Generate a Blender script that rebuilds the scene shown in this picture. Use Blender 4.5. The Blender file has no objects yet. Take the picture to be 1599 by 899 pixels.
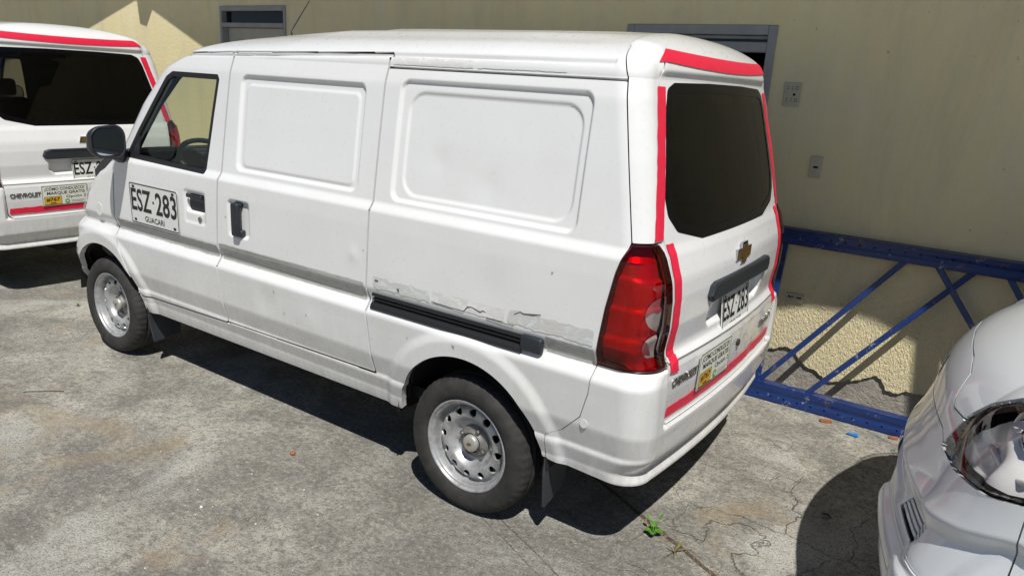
import bpy, bmesh, math, random
import numpy as np
from mathutils import Vector, Matrix
random.seed(7); RNG = np.random.default_rng(7)
scene = bpy.context.scene
COL = scene.collection
# ---------------- camera ----------------
CAM = (1.621, -2.938, 1.735, -.588, .275, .059, 1146.455)   # x y z yaw pitch roll focal(px of 1599)
def cam_axes(yaw, pitch, roll):
    f = Vector((math.sin(yaw)*math.cos(pitch), math.cos(yaw)*math.cos(pitch), -math.sin(pitch)))
    r = Vector((math.cos(yaw), -math.sin(yaw), 0)); u = r.cross(f)
    c, s = math.cos(roll), math.sin(roll)
    return c*r+s*u, -s*r+c*u, f
cd = bpy.data.cameras.new('camera'); cam = bpy.data.objects.new('camera', cd); COL.objects.link(cam)
R_, U_, F_ = cam_axes(*CAM[3:6])
M = Matrix.Identity(4)
for i in range(3): M[i][0], M[i][1], M[i][2], M[i][3] = R_[i], U_[i], -F_[i], CAM[i]
cam.matrix_world = M
cd.sensor_fit = 'HORIZONTAL'; cd.sensor_width = 36; cd.lens = 36*CAM[6]/1599; cd.clip_start = .05; cd.clip_end = 400
scene.camera = cam
scene.render.resolution_x, scene.render.resolution_y = 1024, 575
# ---------------- light ----------------
SUN = Vector((.43, -.46, 1)).normalized()
w = bpy.data.worlds.new('World'); scene.world = w; w.use_nodes = True
nt = w.node_tree; nt.nodes.clear()
sky = nt.nodes.new('ShaderNodeTexSky'); sky.sky_type = 'NISHITA'; sky.sun_disc = False
sky.sun_elevation = math.asin(SUN.z); sky.sun_rotation = math.atan2(SUN.x, SUN.y)
sky.altitude = 1000; sky.air_density = .75; sky.dust_density = .15; sky.ozone_density = 1.5
bgn = nt.nodes.new('ShaderNodeBackground'); bgn.inputs[1].default_value = .06
outw = nt.nodes.new('ShaderNodeOutputWorld')
nt.links.new(sky.outputs[0], bgn.inputs[0]); nt.links.new(bgn.outputs[0], outw.inputs[0])
sd = bpy.data.lights.new('sun', 'SUN'); sd.energy = 5.0; sd.angle = math.radians(.53); sd.color = (1, .965, .905)
so = bpy.data.objects.new('sun', sd); COL.objects.link(so); so.location = (3, -4, 9)
so.rotation_euler = SUN.to_track_quat('Z', 'Y').to_euler()
vs = scene.view_settings
vs.view_transform = 'Standard'; vs.look = 'None'; vs.exposure = -.03; vs.gamma = 1; vs.use_curve_mapping = False
scene.cycles.max_bounces = 7; scene.cycles.transparent_max_bounces = 16

# ---------------- helpers ----------------
def link(o, parent=None):
    COL.objects.link(o)
    if parent is not None: o.parent = parent
    return o
def tag(o, label=None, cat=None, group=None, kind=None):
    if label: o['label'] = label
    if cat: o['category'] = cat
    if group: o['group'] = group
    if kind: o['kind'] = kind
    return o
def thing(name, loc, rz, label, cat, group=None):
    o = bpy.data.objects.new(name, None); o.empty_display_size = .2
    o.location = loc; o.rotation_euler = (0, 0, rz); link(o)
    return tag(o, label, cat, group)
def obj(name, verts, faces, mat, parent=None, smooth=False):
    me = bpy.data.meshes.new(name)
    me.from_pydata([tuple(map(float, v)) for v in verts], [], [tuple(map(int, f)) for f in faces])
    me.update()
    if smooth: me.polygons.foreach_set('use_smooth', [True]*len(me.polygons))
    if mat: me.materials.append(mat)
    return link(bpy.data.objects.new(name, me), parent)
def bobj(name, bm, mat, parent=None, smooth=False):
    bmesh.ops.recalc_face_normals(bm, faces=bm.faces[:])
    me = bpy.data.meshes.new(name); bm.to_mesh(me); bm.free()
    if smooth: me.polygons.foreach_set('use_smooth', [True]*len(me.polygons))
    if mat: me.materials.append(mat)
    return link(bpy.data.objects.new(name, me), parent)
def box(bm, c, s, rot=None, bev=0.0, segs=2):
    m = Matrix.Translation(c) @ (rot.to_4x4() if rot is not None else Matrix.Identity(4)) @ Matrix.Diagonal((s[0], s[1], s[2], 1))
    r = bmesh.ops.create_cube(bm, size=1, matrix=m)
    if bev > 0:
        es = {e for v in r['verts'] for e in v.link_edges}
        bmesh.ops.bevel(bm, geom=list(es), offset=bev, segments=segs, affect='EDGES', profile=.5)
def beam(bm, a, b, wx, wy, up=Vector((0, 0, 1)), bev=0.0):
    a, b = Vector(a), Vector(b); d = b-a; z = d.normalized(); x = up.cross(z).normalized(); y = z.cross(x)
    rot = Matrix((x, y, z)).transposed()
    box(bm, (a+b)/2, (wx, wy, d.length), rot, bev)
def lathe(prof, n, axis='y', cap=False):
    """profile of (radius, offset along axis) -> verts, faces round the y axis"""
    V, Fc = [], []
    for k in range(n):
        a = 2*math.pi*k/n
        for r, h in prof: V.append((r*math.cos(a), h, r*math.sin(a)))
    m = len(prof)
    for k in range(n):
        for i in range(m-1):
            a0, a1 = k*m+i, ((k+1) % n)*m+i
            Fc.append((a0, a0+1, a1+1, a1))
    return V, Fc
def tube(name, pts, r, mat, parent=None, n=8, closed=False):
    pts = [Vector(p) for p in pts]; V, Fc = [], []; m = len(pts)
    for i, p in enumerate(pts):
        a = pts[(i-1) % m] if (closed or i > 0) else p; b = pts[(i+1) % m] if (closed or i < m-1) else p
        t = (b-a).normalized(); s = t.cross(Vector((.13, .31, .94))).normalized(); u = s.cross(t)
        rr = r[i] if isinstance(r, (list, tuple)) else r
        for k in range(n):
            q = 2*math.pi*k/n; V.append(p+s*rr*math.cos(q)+u*rr*math.sin(q))
    for i in range(m if closed else m-1):
        for k in range(n):
            j = (i+1) % m; Fc.append((i*n+k, i*n+(k+1) % n, j*n+(k+1) % n, j*n+k))
    if not closed: Fc += [tuple(range(n))[::-1], tuple((m-1)*n+k for k in range(n))]
    return obj(name, V, Fc, mat, parent, True)
def copy_tree(o, parent=None):
    c = o.copy(); COL.objects.link(c); c.parent = parent
    for ch in list(o.children):
        if ch.name in bpy.data.objects: copy_tree(ch, c)
    return c
# ---------------- node helpers ----------------
class NT:
    def __init__(s, name):
        s.m = bpy.data.materials.new(name); s.m.use_nodes = True; s.t = s.m.node_tree; s.t.nodes.clear()
        s.out = s.n('OutputMaterial'); s.b = s.n('BsdfPrincipled'); s.l(s.b.outputs[0], s.out.inputs[0])
    def n(s, k, **kw):
        o = s.t.nodes.new('ShaderNode'+k)
        for a, v in kw.items(): setattr(o, a, v)
        return o
    def l(s, a, b): s.t.links.new(a, b)
    def set(s, **kw):
        for k, v in kw.items(): s.b.inputs[k.replace('_', ' ')].default_value = v
        return s
    def coord(s, scale=(1, 1, 1), kind='Object'):
        tc = s.n('TexCoord'); mp = s.n('Mapping'); mp.inputs['Scale'].default_value = scale
        s.l(tc.outputs[kind], mp.inputs[0]); return mp.outputs[0]
    def noise(s, vec, scale, detail=4, rough=.55, dist=0):
        o = s.n('TexNoise'); o.inputs['Scale'].default_value = scale; o.inputs['Detail'].default_value = detail
        o.inputs['Roughness'].default_value = rough; o.inputs['Distortion'].default_value = dist; s.l(vec, o.inputs['Vector']); return o.outputs['Fac']
    def ramp(s, fac, stops):
        o = s.n('ValToRGB'); cr = o.color_ramp
        while len(cr.elements) < len(stops): cr.elements.new(.5)
        for e, (p, c) in zip(cr.elements, stops):
            e.position = p; e.color = (c, c, c, 1) if isinstance(c, (int, float)) else (*c, 1)
        s.l(fac, o.inputs[0]); return o.outputs[0]
    def mix(s, fac, a, b, mode='MIX'):
        o = s.n('Mix', data_type='RGBA', blend_type=mode)
        for i, v in ((0, fac), (6, a), (7, b)):
            if isinstance(v, (int, float)): o.inputs[i].default_value = v
            elif isinstance(v, tuple): o.inputs[i].default_value = (*v, 1)
            else: s.l(v, o.inputs[i])
        return o.outputs[2]
    def math(s, op, a, b=0.0, c=0.0):
        o = s.n('Math', operation=op)
        for i, v in enumerate((a, b, c)):
            if isinstance(v, (int, float)): o.inputs[i].default_value = v
            else: s.l(v, o.inputs[i])
        return o.outputs[0]
    def col(s, c): s.l(c, s.b.inputs['Base Color'])
    def bump(s, h, strength, dist):
        o = s.n('Bump'); o.inputs['Strength'].default_value = strength; o.inputs['Distance'].default_value = dist
        s.l(h, o.inputs['Height']); s.l(o.outputs[0], s.b.inputs['Normal']); return o
    def sep(s, vec):
        o = s.n('SeparateXYZ'); s.l(vec, o.inputs[0]); return o.outputs
def plain(name, col, rough=.5, metal=0.0, coat=0.0, var=.06, scale=20, bump=0.0):
    m = NT(name); v = m.coord(); n = m.noise(v, scale, 5)
    m.col(m.mix(n, tuple(c*(1-var*2) for c in col), tuple(min(1, c*(1+var)) for c in col)))
    m.set(Roughness=rough, Metallic=metal); m.b.inputs['Coat Weight'].default_value = coat; m.b.inputs['Coat Roughness'].default_value = .05
    if bump: m.bump(n, .4, bump)
    return m.m
def tinted_glass(name, tint, rough=.0, refl=1.0):
    m = NT(name); m.t.nodes.remove(m.b)
    tr = m.n('BsdfTransparent'); tr.inputs[0].default_value = (*tint, 1)
    gl = m.n('BsdfGlossy'); gl.inputs['Roughness'].default_value = rough; gl.inputs['Color'].default_value = (refl, refl, refl, 1)
    fr = m.n('Fresnel'); ge = m.n('NewGeometry'); ir = m.math('MULTIPLY_ADD', ge.outputs['Backfacing'], 1/1.45-1.45, 1.45); m.l(ir, fr.inputs[0])
    mx = m.n('MixShader'); m.l(fr.outputs[0], mx.inputs[0]); m.l(tr.outputs[0], mx.inputs[1]); m.l(gl.outputs[0], mx.inputs[2]); m.l(mx.outputs[0], m.out.inputs[0])
    return m.m
# ---------------- materials ----------------
MT = {}
def white_paint():
    m = NT('white_van_paint'); v = m.coord(); s = m.sep(v)
    n1 = m.noise(v, 3.0, 6, .6); n2 = m.noise(v, 38, 5, .65)
    base = m.mix(m.ramp(n1, [(.35, 0), (.7, 1)]), (.775, .782, .785), (.74, .742, .732))
    # road grime, streaky and patchy, over a grey tone ending at the shoulder
    st = m.noise(m.coord((9, 9, 1.3)), 4, 6, .7)
    low_grey = m.math('MULTIPLY', m.ramp(s[2], [(.30, .85), (.70, .6), (.752, .45), (.765, 0)]), m.ramp(n1, [(.3, .55), (.6, 1)])); base = m.mix(m.math('MULTIPLY', low_grey, .5), base, (.50, .505, .50))
    low = m.ramp(s[2], [(.26, 1), (.60, .28), (.80, .0)])
    g = m.math('MULTIPLY', low, m.ramp(st, [(.40, 0), (.68, 1)]))
    base = m.mix(m.math('MULTIPLY', g, .55), base, (.42, .385, .32))
    dots = m.ramp(m.noise(v, 160, 2), [(.73, 0), (.76, 1)])
    base = m.mix(m.math('MULTIPLY', dots, m.math('MULTIPLY', m.ramp(n1, [(.5, 0), (.6, 1)]), .08)), base, (.30, .27, .23))
    m.col(base)
    m.l(m.ramp(n2, [(.3, .24), (.75, .42)]), m.b.inputs['Roughness'])
    m.b.inputs['Coat Weight'].default_value = .8; m.b.inputs['Coat Roughness'].default_value = .05
    m.bump(m.noise(v, 4.0, 1), .05, .006)
    return m.m
MT['white'] = white_paint()
def residue(name, a, b, c):
    m = NT(name); v = m.coord((1, 1, 2.2)); n = m.noise(v, 16, 8, .7, .8); n2 = m.noise(v, 70, 5, .7)
    k = m.mix(m.ramp(n, [(.40, 0), (.50, 1)]), a, b)
    k = m.mix(m.ramp(n2, [(.58, 0), (.70, .75)]), k, c)
    m.col(k); m.set(Roughness=.7); m.bump(n, .5, .003); return m.m
MT['residue_shade'] = residue('residue_shade_grey', (.37, .365, .35), (.44, .435, .415), (.26, .235, .20))  # grey of glue residue, darkened to carry the side band's shade
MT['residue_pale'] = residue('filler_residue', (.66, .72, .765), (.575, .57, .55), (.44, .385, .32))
MT['residue_white'] = residue('flaked_clearcoat', (.76, .77, .77), (.66, .655, .635), (.54, .50, .44))
MT['crack'] = plain('crack_line', (.10, .08, .07), .8)
MT['black_trim'] = plain('black_plastic_trim', (.022, .025, .030), .45, var=.2, scale=60, bump=.0008)
MT['dark_trim'] = plain('weathered_dark_trim', (.020, .025, .033), .5, var=.2, scale=40, bump=.0008)
MT['rubber'] = plain('black_rubber_seal', (.012, .012, .013), .6)
MT['lining'] = plain('dark_interior_lining', (.022, .022, .022), .8)
MT['fabric'] = plain('dark_seat_fabric', (.030, .031, .034), .9, scale=150, bump=.001)
MT['dash'] = plain('dashboard_plastic', (.030, .031, .033), .55, scale=80, bump=.0008)
MT['under'] = plain('underbody_black', (.010, .010, .010), .8)
MT['flap'] = plain('mud_flap_rubber', (.050, .058, .070), .6, var=.3, scale=12)
MT['glass_clear'] = tinted_glass('side_window_glass', (.80, .84, .80))
MT['glass_dark'] = tinted_glass('tinted_rear_glass', (.15, .15, .142), .0, .8)
MT['frit'] = plain('black_glass_border', (.004, .004, .005), .12); MT['frit'].node_tree.nodes['Principled BSDF'].inputs['Specular IOR Level'].default_value = .15
def tyre():
    m = NT('tyre_rubber'); v = m.coord(); n = m.noise(v, 14, 7, .65); n2 = m.noise(v, 90, 4)
    m.col(m.mix(m.ramp(n, [(.35, 0), (.75, 1)]), (.016, .016, .016), (.046, .044, .040))); m.set(Roughness=.82); m.bump(n2, .25, .002); return m.m
MT['tyre'] = tyre()
def rim():
    m = NT('steel_wheel'); v = m.coord(); n = m.noise(v, 24, 7, .65)
    m.col(m.mix(m.ramp(n, [(.45, 0), (.72, 1)]), (.47, .48, .49), (.27, .25, .225))); m.set(Metallic=.5, Roughness=.42); return m.m
MT['rim'] = rim()
MT['hub'] = plain('dusty_hub', (.26, .25, .23), .6, .4, var=.25, scale=60)
MT['cap'] = plain('hub_cap', (.50, .49, .46), .4, .5)
MT['gold'] = plain('gold_emblem', (.42, .25, .07), .30, .8, var=.2)
MT['chrome'] = plain('chrome', (.62, .63, .64), .14, 1.0, var=.03)
MT['bolt'] = plain('bolt_steel', (.30, .29, .28), .4, .9)
def tape():
    m = NT('red_tape'); v = m.coord(); n = m.noise(v, 30, 5, .6); n2 = m.noise(m.coord((1, 60, 60)), 3, 3)
    m.col(m.mix(n, (.68, .014, .050), (.78, .022, .065))); m.set(Roughness=.42); m.bump(n, .25, .003); return m.m
MT['tape'] = tape()
MT['plate'] = plain('plate_white', (.70, .71, .68), .45, var=.05, scale=6)
MT['ink'] = plain('black_ink', (.012, .013, .015), .5)
MT['sticker'] = plain('sticker_cream', (.70, .71, .64), .5, var=.06, scale=8)
MT['yellow'] = plain('sticker_yellow', (.66, .38, .025), .5)
MT['green'] = plain('sticker_green', (.10, .34, .07), .5)
MT['lens_clear'] = tinted_glass('clear_lamp_lens', (.93, .93, .92)); MT['lens_smoke'] = tinted_glass('reversing_lamp_lens', (.72, .69, .68))
MT['lens_red'] = tinted_glass('red_lamp_lens', (.66, .008, .016))
MT['reflector'] = plain('lamp_reflector', (.86, .84, .82), .34, .25, var=.10, scale=14)
MT['lamp_dark'] = plain('lamp_housing', (.05, .004, .005), .35)
MT['mirror'] = plain('mirror_glass', (.40, .44, .50), .03, 1.0, var=.02)
# silver car
def silver():
    m = NT('silver_car_paint'); v = m.coord(); n = m.noise(v, 900, 2); n1 = m.noise(v, 6, 5)
    m.col(m.mix(n, (.74, .77, .80), (.82, .85, .88))); m.set(Metallic=.15, Roughness=.42)
    m.b.inputs['Coat Weight'].default_value = .8; m.b.inputs['Coat Roughness'].default_value = .04
    return m.m
MT['silver'] = silver()
# blue rack paint
def blue():
    m = NT('blue_rack_paint'); v = m.coord(); n = m.noise(v, 18, 8, .75, .6); n2 = m.noise(v, 5, 4)
    k = m.mix(n2, (.007, .026, .125), (.012, .042, .19))
    k = m.mix(m.ramp(n, [(.61, 0), (.64, 1)]), k, (.26, .28, .33)); k = m.mix(m.ramp(m.noise(v, 9, 8, .7), [(.60, 0), (.68, .7)]), k, (.10, .075, .055)); m.col(k); m.set(Roughness=.38, Metallic=.1)
    m.b.inputs['Coat Weight'].default_value = .2; m.bump(n, .3, .001); return m.m
MT['blue'] = blue()
# stucco wall
def stucco():
    m = NT('yellow_stucco'); v = m.coord(); s = m.sep(v)
    big = m.noise(v, .9, 6, .6); mid = m.noise(m.coord((1, 1, .35)), 4.5, 7, .65); fine = m.noise(v, 34, 5, .62, .6); dab = m.noise(m.coord((1.6, 1, .75)), 62, 3, .5, .8)
    k = m.mix(m.ramp(big, [(.3, 0), (.7, 1)]), (.86, .745, .43), (.79, .69, .41))
    k = m.mix(m.math('MULTIPLY', m.ramp(mid, [(.45, 0), (.75, 1)]), .5), k, (.70, .645, .49))
    # dust and splash-back low down, worn patches
    k = m.mix(m.math('MULTIPLY', m.ramp(s[2], [(.0, .55), (.9, .22), (2.3, .0)]), m.ramp(mid, [(.3, .3), (.7, 1)])), k, (.62, .555, .40))
    k = m.mix(m.math('MULTIPLY', m.ramp(m.noise(v, 26, 3), [(.71, 0), (.735, 1)]), .6), k, (.22, .19, .14))
    stk = m.noise(m.coord((1.6, 1, .35)), 2.2, 9, .72, .5); k = m.mix(m.math('MULTIPLY', m.ramp(stk, [(.50, 0), (.70, 1)]), .30), k, (.52, .455, .30)); k = m.mix(m.math('MULTIPLY', m.ramp(stk, [(.34, 1), (.46, 0)]), .22), k, (.88, .83, .66))
    m.col(k); m.set(Roughness=.92)
    rough = m.ramp(s[2], [(0, 1), (.62, 1), (.85, .30), (2, .22)])
    h = m.math('ADD', m.math('MULTIPLY', m.math('MULTIPLY', dab, rough), 1.0), m.math('MULTIPLY', fine, .35))
    m.bump(h, .75, .014); return m.m
MT['stucco'] = stucco()
def mortar():
    m = NT('bare_mortar'); v = m.coord(); n = m.noise(v, 12, 8, .7); m.col(m.mix(m.ramp(n, [(.3, 0), (.7, 1)]), (.27, .245, .21), (.47, .435, .38))); m.set(Roughness=.95)
    m.bump(m.noise(v, 45, 6, .7), .9, .015); return m.m
MT['mortar'] = mortar()
MT['frame_grey'] = plain('grey_door_frame', (.36, .36, .36), .6, var=.15, scale=10)
MT['door_leaf'] = plain('cream_door_leaf', (.50, .47, .40), .6, var=.1, scale=6)
MT['void'] = plain('dark_room', (.010, .010, .011), .9)
MT['pane'] = tinted_glass('dark_window_pane', (.35, .36, .37))
MT['plate_cream'] = plain('painted_over_plate', (.56, .51, .38), .6, var=.1, scale=30)
MT['roof_sheet'] = plain('fibre_cement_roof', (.30, .29, .27), .9, var=.2, scale=5)
MT['timber'] = plain('brown_timber', (.22, .15, .09), .8, var=.2, scale=9)
# concrete ground
def concrete():
    m = NT('worn_concrete'); v = m.coord(); s = m.sep(v)
    big = m.noise(v, .55, 8, .66, .3); med = m.noise(v, 2.4, 10, .74, .25); fin = m.noise(v, 19, 9, .74); grit = m.noise(v, 120, 4, .7); agg = m.noise(v, 300, 2, .5)
    k = m.mix(m.ramp(med, [(.40, 0), (.60, 1)]), (.30, .285, .245), (.66, .63, .54))
    k = m.mix(m.math('MULTIPLY', m.ramp(big, [(.46, 0), (.54, 1)]), .7), k, (.27, .26, .235))
    k = m.mix(m.ramp(fin, [(.36, .55), (.54, 0)]), k, (.19, .178, .152))
    k = m.mix(m.ramp(grit, [(.36, .75), (.48, 0)]), k, (.12, .113, .10))
    k = m.mix(m.ramp(grit, [(.58, 0), (.72, .6)]), k, (.66, .63, .54))
    pk = m.noise(v, 44, 6, .72); k = m.mix(m.ramp(pk, [(.40, .65), (.49, 0)]), k, (.17, .160, .14)); k = m.mix(m.ramp(pk, [(.55, 0), (.66, .55)]), k, (.70, .665, .57))
    # scraped pale patches
    pal = m.math('MULTIPLY', m.ramp(m.noise(v, 1.25, 7, .66, .6), [(.53, 0), (.62, 1)]), m.ramp(grit, [(.36, 0), (.58, 1)]))
    k = m.mix(m.math('MULTIPLY', pal, .85), k, (.66, .655, .60))
    # rusty-orange soil stains
    k = m.mix(m.math('MULTIPLY', m.ramp(m.noise(v, 1.7, 6, .62, .8), [(.58, 0), (.68, 1)]), .5), k, (.42, .315, .19))
    k = m.mix(m.ramp(agg, [(.30, .85), (.45, 0)]), k, (.060, .057, .052))
    k = m.mix(m.ramp(agg, [(.63, 0), (.72, .55)]), k, (.52, .50, .44))
    k = m.mix(m.ramp(m.noise(v, 46, 2, .5), [(.735, 0), (.75, .85)]), k, (.62, .61, .56))
    # crack web near the wall side, hairline elsewhere
    wv = m.n('VectorMath', operation='ADD'); nz = m.n('TexNoise'); nz.inputs['Scale'].default_value = 5; nz.inputs['Detail'].default_value = 5; m.l(v, nz.inputs['Vector'])
    sc = m.n('VectorMath', operation='SCALE'); sc.inputs['Scale'].default_value = .22; m.l(nz.outputs['Color'], sc.inputs[0]); m.l(v, wv.inputs[0]); m.l(sc.outputs[0], wv.inputs[1])
    vo = m.n('TexVoronoi', feature='DISTANCE_TO_EDGE'); vo.inputs['Scale'].default_value = 2.1; m.l(wv.outputs[0], vo.inputs['Vector'])
    ck = m.ramp(vo.outputs['Distance'], [(.0, 1), (.007, 0)])
    gate = m.math('MULTIPLY', m.ramp(s[0], [(.0, 0), (1, 1)]), 1.0)
    mp = m.n('MapRange'); m.l(s[0], mp.inputs[0]); mp.inputs[1].default_value = .35; mp.inputs[2].default_value = .9
    gate = m.math('MULTIPLY', mp.outputs[0], m.ramp(m.noise(v, 1.3, 3), [(.42, 0), (.55, 1)]))
    ck = m.math('MULTIPLY', ck, gate)
    k = m.mix(m.math('MULTIPLY', ck, .35), k, (.06, .055, .045))
    # trowelled expansion grooves, one pair
    def groove(a, b, x0, x1, wd):
        dx, dy = b[0]-a[0], b[1]-a[1]; L = math.hypot(dx, dy); nx, ny = -dy/L, dx/L
        d = m.math('ADD', m.math('MULTIPLY', s[0], nx), m.math('ADD', m.math('MULTIPLY', s[1], ny), -(a[0]*nx+a[1]*ny)))
        d = m.math('ADD', d, m.math('MULTIPLY', m.math('SUBTRACT', m.noise(v, 9, 4), .5), .022))
        d = m.math('ABSOLUTE', d); t = m.math('LESS_THAN', d, wd)
        t = m.math('MULTIPLY', t, m.math('GREATER_THAN', s[0], x0)); return m.math('MULTIPLY', t, m.math('LESS_THAN', s[0], x1))
    g = m.math('MAXIMUM', groove((-.325, -.525), (.524, -.882), -.3, .62, .0028), groove((-.40, -.56), (.44, -.915), -.32, .5, .0022))
    jt = groove((.30, -.175), (.944, -.494), .1, 3.0, .010)
    k = m.mix(m.math('MULTIPLY', g, m.ramp(fin, [(.4, .25), (.6, .85)])), k, (.075, .07, .06))
    k = m.mix(m.math('MULTIPLY', jt, .9), k, (.085, .062, .040))
    m.col(k); m.set(Roughness=.95)
    h = m.math('ADD', m.math('ADD', m.math('MULTIPLY', fin, .5), m.math('MULTIPLY', pk, .6)), m.math('ADD', m.math('MULTIPLY', grit, .5), m.math('MULTIPLY', agg, .22)))
    h = m.math('SUBTRACT', h, m.math('ADD', m.math('MULTIPLY', ck, .6), m.math('MULTIPLY', m.math('MAXIMUM', g, jt), .8)))
    m.bump(h, 1.0, .022); return m.m
MT['concrete'] = concrete()
MT['leaf'] = plain('weed_leaf', (.10, .26, .028), .5, var=.25, scale=30)
MT['dry'] = plain('dry_grass', (.20, .17, .07), .8, var=.2)
MT['stone'] = plain('pebble', (.36, .34, .30), .9, var=.3, scale=60)
MT['brick'] = plain('brick_crumb', (.34, .12, .05), .9, var=.2)
MT['blueplast'] = plain('blue_plastic', (.02, .22, .60), .4)
MT['rust'] = plain('rusty_wire', (.09, .06, .045), .8)
# ---------- wrapped body surface: plan outline per level, rolled over into a roof ----------
VG = 1.765
def smooth(e0, e1, x):
    t = np.clip((x-e0)/(e1-e0), 0, 1); return t*t*(3-2*t)
class Body:
    def __init__(s, T, cols, rows, roof):
        s.T = T; s.roof = roof; s.cols = cols
        s.rows = np.array(rows)
        s.P = s.eval(s.rows)
    def eval(s, rows, cols=None):
        cols = s.cols if cols is None else cols
        T = s.T; vg = s.roof['vg']; rows = np.asarray(rows, float)
        w = np.minimum(rows, vg)
        g = {k: np.interp(w, T['v'], T[k])[:, None] for k in T if k != 'v'}
        kind = np.array([c[0] for c in cols]); t = np.array([c[1] for c in cols])[None]; sg = np.array([c[2] for c in cols])[None]
        hw, xr, br, rr, xf, bf, rf = (g[k] for k in ('hw', 'xr', 'br', 'rr', 'xf', 'bf', 'rf'))
        th = t*np.pi/2
        x0 = xf+bf+rf; x1 = xr-br-rr
        o = np.ones_like(t)
        opts = [(xf+bf*t*t, t*(hw-rf)), (x0-rf*np.cos(th), hw-rf+rf*np.sin(th)),
                (x0+(x1-x0)*t, hw*o), (x1+rr*np.sin(th), hw-rr+rr*np.cos(th)), (xr-br*(1-t)**2, (1-t)*(hw-rr))]
        X = np.zeros((len(rows), len(cols))); Y = X.copy()
        for k, (a, b) in enumerate(opts):
            m = (kind == k)[None]; X = np.where(m, a, X); Y = np.where(m, b, Y)
        Y = Y*sg
        Z = np.repeat(g['z'], len(cols), 1) if 'z' in g else np.repeat(w[:, None], len(cols), 1)
        u = np.clip(rows-vg, 0, 1)[:, None]
        if s.roof['h'] > 0:
            sx = np.clip(X, s.roof['s0'], s.roof['s1'])
            p = np.interp(X, s.roof['px'], s.roof['pp']); gg = (1-(1-u)**p)**(1/p)
            gg = gg*np.interp(X, s.roof['px'], s.roof['ph'])
            X = X+u*(sx-X); Y = Y*(1-u); Z = Z+s.roof['h']*gg
        return np.stack([X, Y, Z], -1)
def normals(P):
    du = np.gradient(P, axis=1); dv = np.gradient(P, axis=0)
    n = np.cross(du, dv); l = np.linalg.norm(n, axis=-1, keepdims=True)
    return n/np.maximum(l, 1e-9)
def seg(kind, n, sg, rev=False, ends=(0, 1)):
    t = np.linspace(ends[0], ends[1], n+1)[:-1]
    if rev: t = np.linspace(ends[1], ends[0], n+1)[:-1]
    return [(kind, float(a), sg) for a in t]
def ring(nf, nfc, ns, nrc, nr, ns2, nr2=None):
    nr2 = nr2 or nr
    c = seg(0, nf, -1)+seg(1, nfc, -1)+seg(2, ns, -1)+seg(3, nrc, -1)+seg(4, nr, -1)
    c += seg(4, nr2, 1, True)+seg(3, nrc, 1, True)+seg(2, ns2, 1, True)+seg(1, nfc, 1, True)+seg(0, nf, 1, True)
    return c+[(0, 0.0, -1)]
# side section (half width by height) and centre lines of front and rear
SEC = [ # z, hw, xr, xf
 (.24,.715,.735,-3.10),(.30,.735,.748,-3.16),(.345,.749,.770,-3.2),(.362,.754,.774,-3.22),(.392,.760,.758,-3.25),(.400,.760,.757,-3.25),(.456,.7785,.794,-3.28),(.465,.780,.799,-3.28),
 (.478,.776,.802,-3.285),(.562,.8005,.809,-3.285),(.574,.803,.809,-3.285),(.590,.8038,.8085,-3.28),(.70,.8105,.807,-3.26),(.748,.8145,.8055,-3.25),(.758,.8125,.805,-3.245),(.795,.783,.803,-3.23),(.800,.780,.802,-3.225),(.810,.779,.781,-3.22),(.82,.783,.778,-3.22),(.848,.7960,.774,-3.21),
 (.862,.8015,.7715,-3.20),(.875,.8025,.772,-3.19),(.95,.8030,.783,-3.14),(1.05,.803,.784,-3.02),(1.10,.803,.779,-2.94),(1.12,.803,.775,-2.89),(1.175,.8015,.757,-2.80),(1.192,.801,.752,-2.77),(1.226,.778,.737,-2.73),(1.24,.7765,.733,-2.715),
 (1.50,.7455,.679,-2.49),(1.68,.7215,.637,-2.29),(1.70,.718,.633,-2.26),(1.735,.707,.624,-2.18),(1.765,.697,.617,-2.09)]
GATE_X = np.array([(.570,.809),(.578,.8075),(.586,.786),(.70,.796),(.795,.7985),(.806,.798),(.82,.7945),(.848,.774)])   # tailgate set into the bumper
SEC = np.array(SEC)
VT = dict(v=SEC[:,0], hw=SEC[:,1], xr=SEC[:,2], xf=SEC[:,3])
VT['br'] = np.full(len(SEC), .035)
VT['rr'] = np.interp(SEC[:,0], [.3,.8,1.2,1.765], [.12,.11,.10,.10])
VT['bf'] = np.interp(SEC[:,0], [.3,.9,1.2,1.765], [.10,.12,.13,.10])
VT['rf'] = np.interp(SEC[:,0], [.3,.9,1.2,1.765], [.22,.26,.20,.14])
ROOF = dict(vg=VG, h=.178, s0=-.8, s1=.42, px=[-2.3,-1.9,-1.2,0,.5,.62], pp=[1.5,1.7,2,2.3,2.15,1.95], ph=[.75,.9,1,1,1,1])
# ---------- signed distances and clipping of surface patches ----------
def sd_poly(x, z, poly):
    poly = np.array(poly, float); d = np.full(x.shape, 1e9); sgn = np.ones(x.shape); n = len(poly)
    for i in range(n):
        a, b = poly[i], poly[i-1]; ex, ez = b-a; wx, wz = x-a[0], z-a[1]
        t = np.clip((wx*ex+wz*ez)/(ex*ex+ez*ez), 0, 1); bx, bz = wx-ex*t, wz-ez*t
        d = np.minimum(d, bx*bx+bz*bz)
        c1 = z >= a[1]; c2 = z < b[1]; c3 = ex*wz > ez*wx
        flip = (c1 & c2 & c3) | (~c1 & ~c2 & ~c3); sgn = np.where(flip, -sgn, sgn)
    return sgn*np.sqrt(d)
def sd_rbox(x, z, x0, x1, z0, z1, r):
    qx = np.abs(x-(x0+x1)/2)-(x1-x0)/2+r; qz = np.abs(z-(z0+z1)/2)-(z1-z0)/2+r
    return np.hypot(np.maximum(qx, 0), np.maximum(qz, 0))+np.minimum(np.maximum(qx, qz), 0)-r
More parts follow.
